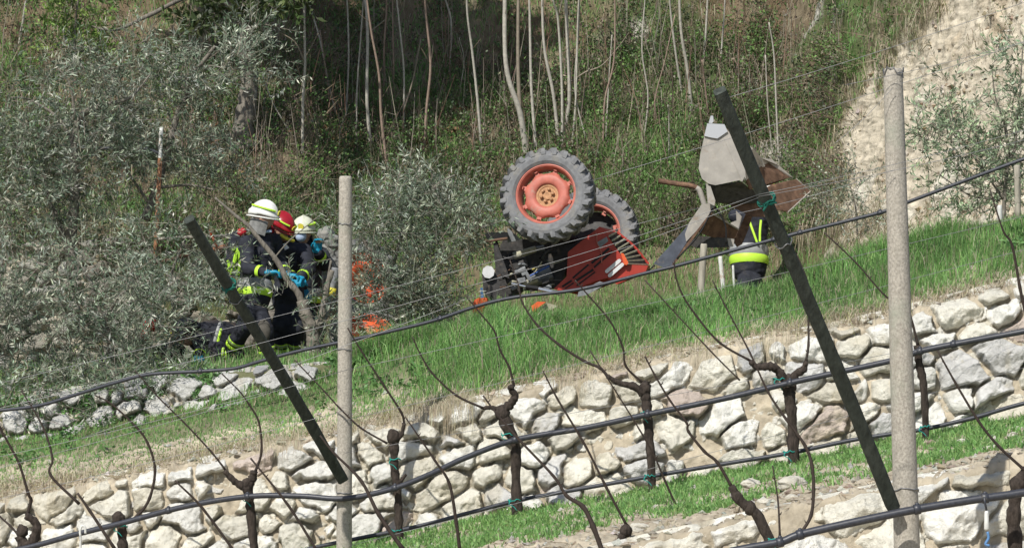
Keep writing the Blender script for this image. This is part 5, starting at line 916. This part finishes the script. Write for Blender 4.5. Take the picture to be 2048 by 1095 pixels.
def person(label, J, hm, fd, hup=(0, 0, 1), glove_on=(1, 1), hd=None, belt=True, leg_m='turnout', fat=1.0, gap=1.3):
    """J: joints in photo pixels with distance; head, neck, chest, waist, hips, shoulders, elbows, wrists, knees, ankles"""
    P = {k: W(*v) for k, v in J.items()}; base = (P['aL']+P['aR'])/2; t = thing('person', tuple(base), label, 'firefighter', 'firefighters at the overturned tractor')
    b = Buf(); head(b, P['head'], fd, hup); capsule(b, P['head'], P['neck'], .055, .06); capsule(b, P['neck'], P['chest'], .07, .13); capsule(b, P['sL'], P['sR'], .06, .06); capsule(b, P['chest'], P['waist'], .13, .12); capsule(b, P['waist'], P['hips'], .12, .125)
    for s in 'LR':
        capsule(b, P['s'+s], P['e'+s], .050, .040); capsule(b, P['e'+s], P['w'+s], .040, .028); capsule(b, P['hips'], P['k'+s], .085, .055); capsule(b, P['k'+s], P['a'+s], .055, .04)
        d = np.array(P['w'+s]-P['e'+s]); hand(b, P['w'+s], hd.get(s, d) if hd else d, 1 if s == 'L' else -1, .95)
        capsule(b, P['a'+s], P['a'+s]+Vector((.05, -.06, -.04)), .035, .03)
    remesh(b, 'body', 'skin', t, .011, sm=2)
    b = Buf(); capsule(b, P['neck'], P['chest'], .085, .165*fat); capsule(b, P['sL'], P['sR'], .082, .082); capsule(b, P['chest'], P['waist'], .165*fat, .155*fat); capsule(b, P['waist'], P['hips']+Vector((0, 0, .03)), .158*fat, .165*fat)
    for s in 'LR': capsule(b, P['s'+s], P['e'+s], .084, .066); capsule(b, P['e'+s], P['w'+s].lerp(P['e'+s], .12), .066, .052)
    jk = remesh(b, 'turnout_jacket', 'turnout', t, .012, .028, 6, 5, 3)
    b = Buf(); capsule(b, P['waist'].lerp(P['hips'], .6), P['hips'], .145, .145)
    for s in 'LR': capsule(b, P['hips'], P['k'+s], .112, .088); capsule(b, P['k'+s], P['a'+s].lerp(P['k'+s], .12), .088, .074)
    tr = remesh(b, 'turnout_trousers', leg_m, t, .013, .03, 6, 5, 5)
    for s in 'LR':
        b = Buf(); capsule(b, P['a'+s]+Vector((0, 0, .08)), P['a'+s], .06, .055); capsule(b, P['a'+s], P['a'+s]+Vector((.10, -.08, -.035)), .052, .045); remesh(b, 'boot', 'boot', t, .012)
        band(P['k'+s], P['a'+s], .52, .64, .088, 'reflect', tr); band(P['k'+s], P['a'+s], .70, .82, .086, 'reflect', tr); band(P['k'+s], P['a'+s], .555, .605, .090, 'reflect_grey', tr); band(P['e'+s], P['w'+s], .55, .72, .064, 'reflect', jk)
        d = np.array(P['w'+s]-P['e'+s]); b = Buf(); hand(b, P['w'+s], hd.get(s, d) if hd else d, 1 if s == 'L' else -1, 1.12, 1.1); capsule(b, P['w'+s].lerp(P['e'+s], .12), P['w'+s], .042, .036); remesh(b, 'glove', 'glove_blue', t, .007, sm=1)
    if belt: band(P['waist'], P['hips'], .0, .50, .176*fat, 'reflect_grey', jk, sy=1.0); band(P['waist'], P['hips'], .38, .78, .1765*fat, 'reflect', jk)
    if hm: helmet(t, P['head']+Vector((0, 0, .035)), fd, hm, hup, gap=gap)
    return t, P, jk
p1, P1, j1 = person('firefighter in a white helmet seen from the side, left hand gripping the cut olive limb',
  dict(head=(528, 436, 36.15), neck=(524, 462, 36.2), chest=(517, 502, 36.2), waist=(510, 562, 36.15), hips=(508, 604, 36.1), sL=(492, 486, 36.0), sR=(548, 482, 36.4), eL=(496, 538, 35.8), eR=(562, 530, 36.4), wL=(534, 545, 35.65), wR=(574, 549, 36.1),
       kL=(488, 655, 35.85), kR=(530, 662, 35.95), aL=(462, 700, 36.0), aR=(534, 716, 36.0)), 'helmet_white', (.86, -.22, -.25), (.25, 0, 1), gap=.75, hd={'L': (1, -.1, .1), 'R': (1, -.2, -.1)})
p2, P2, j2 = person('firefighter in a red helmet bending his head down between the other two',
  dict(head=(562, 458, 36.55), neck=(566, 478, 36.75), chest=(576, 512, 36.8), waist=(578, 565, 36.85), hips=(576, 605, 36.8), sL=(552, 500, 36.6), sR=(608, 502, 36.8), eL=(566, 548, 36.4), eR=(616, 542, 36.4), wL=(592, 556, 36.2), wR=(600, 556, 36.15),
       kL=(560, 650, 36.6), kR=(592, 655, 36.6), aL=(566, 708, 36.8), aR=(590, 706, 36.8)), 'helmet_red', (.72, -.42, -.50), (.5, -.2, 1), belt=False)
p3, P3, j3 = person('masked firefighter in a cream helmet facing the camera, one blue glove raised',
  dict(head=(607, 466, 37.3), neck=(612, 490, 37.35), chest=(614, 522, 37.4), waist=(610, 575, 37.4), hips=(608, 612, 37.4), sL=(584, 508, 37.3), sR=(642, 508, 37.4), eL=(590, 552, 37.1), eR=(652, 530, 37.2), wL=(606, 578, 37.0), wR=(634, 502, 37.0),
       kL=(600, 655, 37.2), kR=(622, 655, 37.3), aL=(604, 700, 37.4), aR=(626, 700, 37.4)), 'helmet_cream', (-.12, -.97, -.12), hd={'R': (0.1, -.2, 1)})
p5, P5, j5 = person('firefighter kneeling half hidden behind the rusty bucket and the right brace',
  dict(head=(1530, 392, 39.75), neck=(1518, 408, 39.6), chest=(1502, 436, 39.45), waist=(1498, 492, 39.35), hips=(1498, 540, 39.3), sL=(1472, 432, 39.4), sR=(1536, 430, 39.5), eL=(1486, 455, 39.6), eR=(1526, 450, 39.75), wL=(1505, 430, 39.9), wR=(1532, 425, 39.95),
       kL=(1486, 578, 39.0), kR=(1514, 578, 39.05), aL=(1486, 580, 39.45), aR=(1516, 580, 39.5)), 'helmet_white', (-.2, -.9, -.3), fat=1.2)
for q in (0, 1):
    b = Buf(); tube(b, smooth_path([W(1498+24*q, 440, 39.17), W(1506+14*q, 462, 39.13), W(1514+6*q, 484, 39.11)], 5), [.012]*11, 6, flat=.5); cmesh(b, 'harness_strap', MAT['reflect'], j5)
p6, P6, j6 = person('crouching figure in dark clothes on hands and knees behind the olive leaves',
  dict(head=(374, 668, 36.6), neck=(388, 672, 36.65), chest=(405, 674, 36.7), waist=(430, 676, 36.7), hips=(446, 680, 36.7), sL=(398, 680, 36.55), sR=(398, 676, 36.9), eL=(404, 700, 36.5), eR=(400, 700, 36.9), wL=(398, 712, 36.4), wR=(394, 712, 36.9),
       kL=(424, 710, 36.5), kR=(428, 708, 36.8), aL=(462, 712, 36.5), aR=(466, 710, 36.8)), None, (-.8, -.3, -.45), (-.4, 0, 1))
helmet(p6, P6['head']+Vector((0, 0, .02)), (-.8, -.3, -.45), 'turnout', (-.4, 0, 1), stripe='turnout', cape=False)
# face mask, visors, collar details
b = Buf(); c = P3['head']+Vector((-.02, -.105, -.03)); ellip(b, c, (.058, .05, .062), None, 16, 12); cmesh(b, 'face_mask', MAT['mask_blue'], p3, smooth=True)
for sd in (-1, 1): b = Buf(); tube(b, [c+Vector((.045*sd, .03, .01)), c+Vector((.085*sd, .12, .03))], .004, 5); cmesh(b, 'mask_strap', MAT['white_sheet'], p3)
b = Buf(); c = P1['neck']; tube(b, smooth_path([c+Vector((-.10, -.08, .0)), c+Vector((0, -.12, -.01)), c+Vector((.1, -.08, .0))], 5), .014, 6); cmesh(b, 'collar_tape', MAT['mask_blue'], p1)
b = Buf(); c = P2['head']; tube(b, smooth_path([c+Vector((0, -.13, -.06)), c+Vector((.07, -.11, -.10)), c+Vector((.13, -.04, -.12))], 5), .017, 6); cmesh(b, 'helmet_tape', MAT['yellow_tape'], p2)
b = Buf(); ellip(b, c+Vector((-.10, -.06, -.02)), (.045, .05, .06), None, 14, 10); cmesh(b, 'ear_guard', MAT['helmet_red'], p2, smooth=True)
b = Buf(); plate(b, [c+Vector((dx, -.10, dz)) for dx, dz in ((-.03, -.18), (.05, -.14), (.09, -.19), (.02, -.23))], .01); cmesh(b, 'collar_flap', MAT['white_sheet'], p2)
# knee patches on the front firefighter
b = Buf(); ellip(b, P1['kR']+Vector((-.01, -.045, .0)), (.075, .055, .12), None, 16, 12); cmesh(b, 'knee_patch', MAT['worn_turnout'], p1, smooth=True)
# rescue backpack with hi-vis straps
bp = thing('rescue_backpack', tuple(W(472, 545, 36.3)), 'yellow-green and black rescue pack with a red flap, behind the white-helmeted firefighter', 'backpack')
b = Buf(); capsule(b, W(478, 478, 36.45), W(470, 530, 36.45), .10, .12); remesh(b, 'pack_body', 'turnout', bp, .012, .03)
for (pts, w) in [([(490, 470), (484, 485), (476, 500), (470, 520), (468, 545)], .022), ([(478, 500), (480, 525), (476, 550)], .018), ([(455, 535), (462, 542), (474, 543)], .024), ([(462, 500), (474, 496), (488, 494)], .018), ([(456, 520), (460, 538), (462, 548)], .016)]:
    b = Buf(); tube(b, smooth_path([W(x, y, 36.45-.125) for x, y in pts], 5), w, 6, flat=.6); cmesh(b, 'strap', MAT['hi_vis'], bp)
b = Buf(); ellip(b, W(484, 464, 36.3), (.05, .05, .045), None, 12, 8); cmesh(b, 'red_flap', MAT['red_cloth'], bp)
# things lying about
t = thing('fallen_log', tuple(W(330, 478, 38.6)), 'pale bare pole lying on top of the rough wall behind the left brace', 'pole'); b = Buf(); tube(b, smooth_path([W(310, 478, 38.6), W(380, 474, 38.5), W(440, 472, 38.4), W(486, 466, 38.3)], 5), [.018]*16, 8, jit=.1); b.make('shaft', MAT['grey_wood'], t)
t = thing('rusty_bar', tuple(W(300, 528, 38.2)), 'rusty brown bar slanting up to the backpack behind the left brace', 'bar'); b = Buf(); tube(b, [W(296, 530, 38.2), W(380, 508, 38.1), W(470, 487, 38.)], .022, 8, jit=.08); b.make('shaft', MAT['rust'], t); b = Buf(); tube(b, [W(424, 500, 38.03), W(470, 487.5, 37.98)], .024, 8); b.make('painted_end', MAT['rust_wood'], t)
b = Buf(); tube(b, smooth_path([W(418, 460, 38.0), W(425, 474, 38.0), W(434, 494, 38.0)], 4), .012, 6, flat=.5); b.make('orange_strap', MAT['orange'], label='orange strap hanging over the rusty bar', cat='strap')
t = thing('red_bag', tuple(W(302, 670, 36.2)), 'small red bag behind the olive leaves at the foot of the rough wall', 'bag'); b = Buf(); ellip(b, W(302, 650, 36.2), (.10, .08, .06), None, 20, 14, f=lambda V: V*(1+.25*fbm(V, 2, 3, 4)[:, None])); ellip(b, W(292, 668, 36.2), (.05, .05, .07), None, 14, 10); remesh(b, 'bag_body', 'red_cloth', t, .01, .02)
b = Buf(); ellip(b, W(346, 703, 36.4), (.13, .12, .10), None, 24, 16, f=lambda V: V*(1+.2*fbm(V, 2, 3, 9)[:, None])); b.make('black_bag', MAT['black'], label='black bag on the ground in front of the crouching figure', cat='bag')
def boulder(name, label, c, r, m, seed, cat='boulder'):
    b = Buf(); ellip(b, c, r, None, 36, 24, f=lambda V: V*(1+.40*fbm(V+seed, 1.5, 4, seed)-.25*np.abs(fbm(V+seed, 2.5, 3, seed+3))+.08*fbm(V+seed, 7, 3, seed))[:, None]); return b.make(name, m, label=label, cat=cat)
mat('grey_rock', (.16, .155, .14), .95, noise=(8, .7, 1.3), bump=[(20, .6, .02)]); mat('ledge_stone', (.55, .52, .44), .95, noise=(14, .75, 1.15), bump=[(22, 1, .02), (90, .8, .006)]); mat('pink_rock', (.36, .27, .21), .95, noise=(10, .75, 1.2), bump=[(25, .6, .02)])
for k in range(10):
    P_, _, _, _, _ = samp(1, 1250, 2080, 2.05, 2.75); r = random.uniform(.03, .085); q_ = Vector(P_[0]); boulder('loose_stone', 'loose pale stone lying on the bare earth ledge at the bottom right', q_+Vector((0, 0, r*.3)), (r*1.4, r, r*.7), MAT['ledge_stone'], 30+k, 'stone')['group'] = 'loose stones on the ledge'
boulder('boulder', 'smooth grey boulder between the firefighters and the cut olive trunk', W(602, 668, 37.1), (.24, .2, .24), MAT['grey_rock'], 3)
boulder('boulder', 'flat pinkish boulder between the crouching figure and the white-helmeted firefighter', W(440, 655, 38.0), (.25, .15, .085), MAT['pink_rock'], 5)
t = thing('grey_cover', tuple(W(655, 600, 37.6)), 'crumpled grey rubber cover standing between the masked firefighter and the slim concrete post', 'cover')
b = Buf(); 
for (x, y, r) in ((652, 470, .09), (662, 485, .09), (648, 510, .11), (655, 535, .13), (650, 560, .14), (660, 590, .12), (655, 615, .09), (625, 535, .05), (627, 568, .045)): ellip(b, W(x, y, 37.75), (r, r*.8, r*1.1), None, 14, 10)
remesh(b, 'cover_skin', 'grey_rubber', t, .013, .06, 7, 3, 8)
t = thing('silver_hose', tuple(W(640, 660, 36.9)), 'pale ribbed hose hanging beside the grey cover behind the olive trunk', 'hose'); b = Buf(); S = smooth_path([W(672, 535, 36.9), W(668, 560, 36.9), W(656, 600, 36.9), W(646, 640, 36.9)], 9); tube(b, S, [.042+.005*(k % 2) for k in range(len(S))], 12); b.make('hose_sleeve', MAT['grey_metal'], t); b = Buf(); tube(b, [W(664, 575, 36.88), W(660, 592, 36.88)], .05, 10); b.make('yellow_wrap', MAT['yellow_tape'], t)
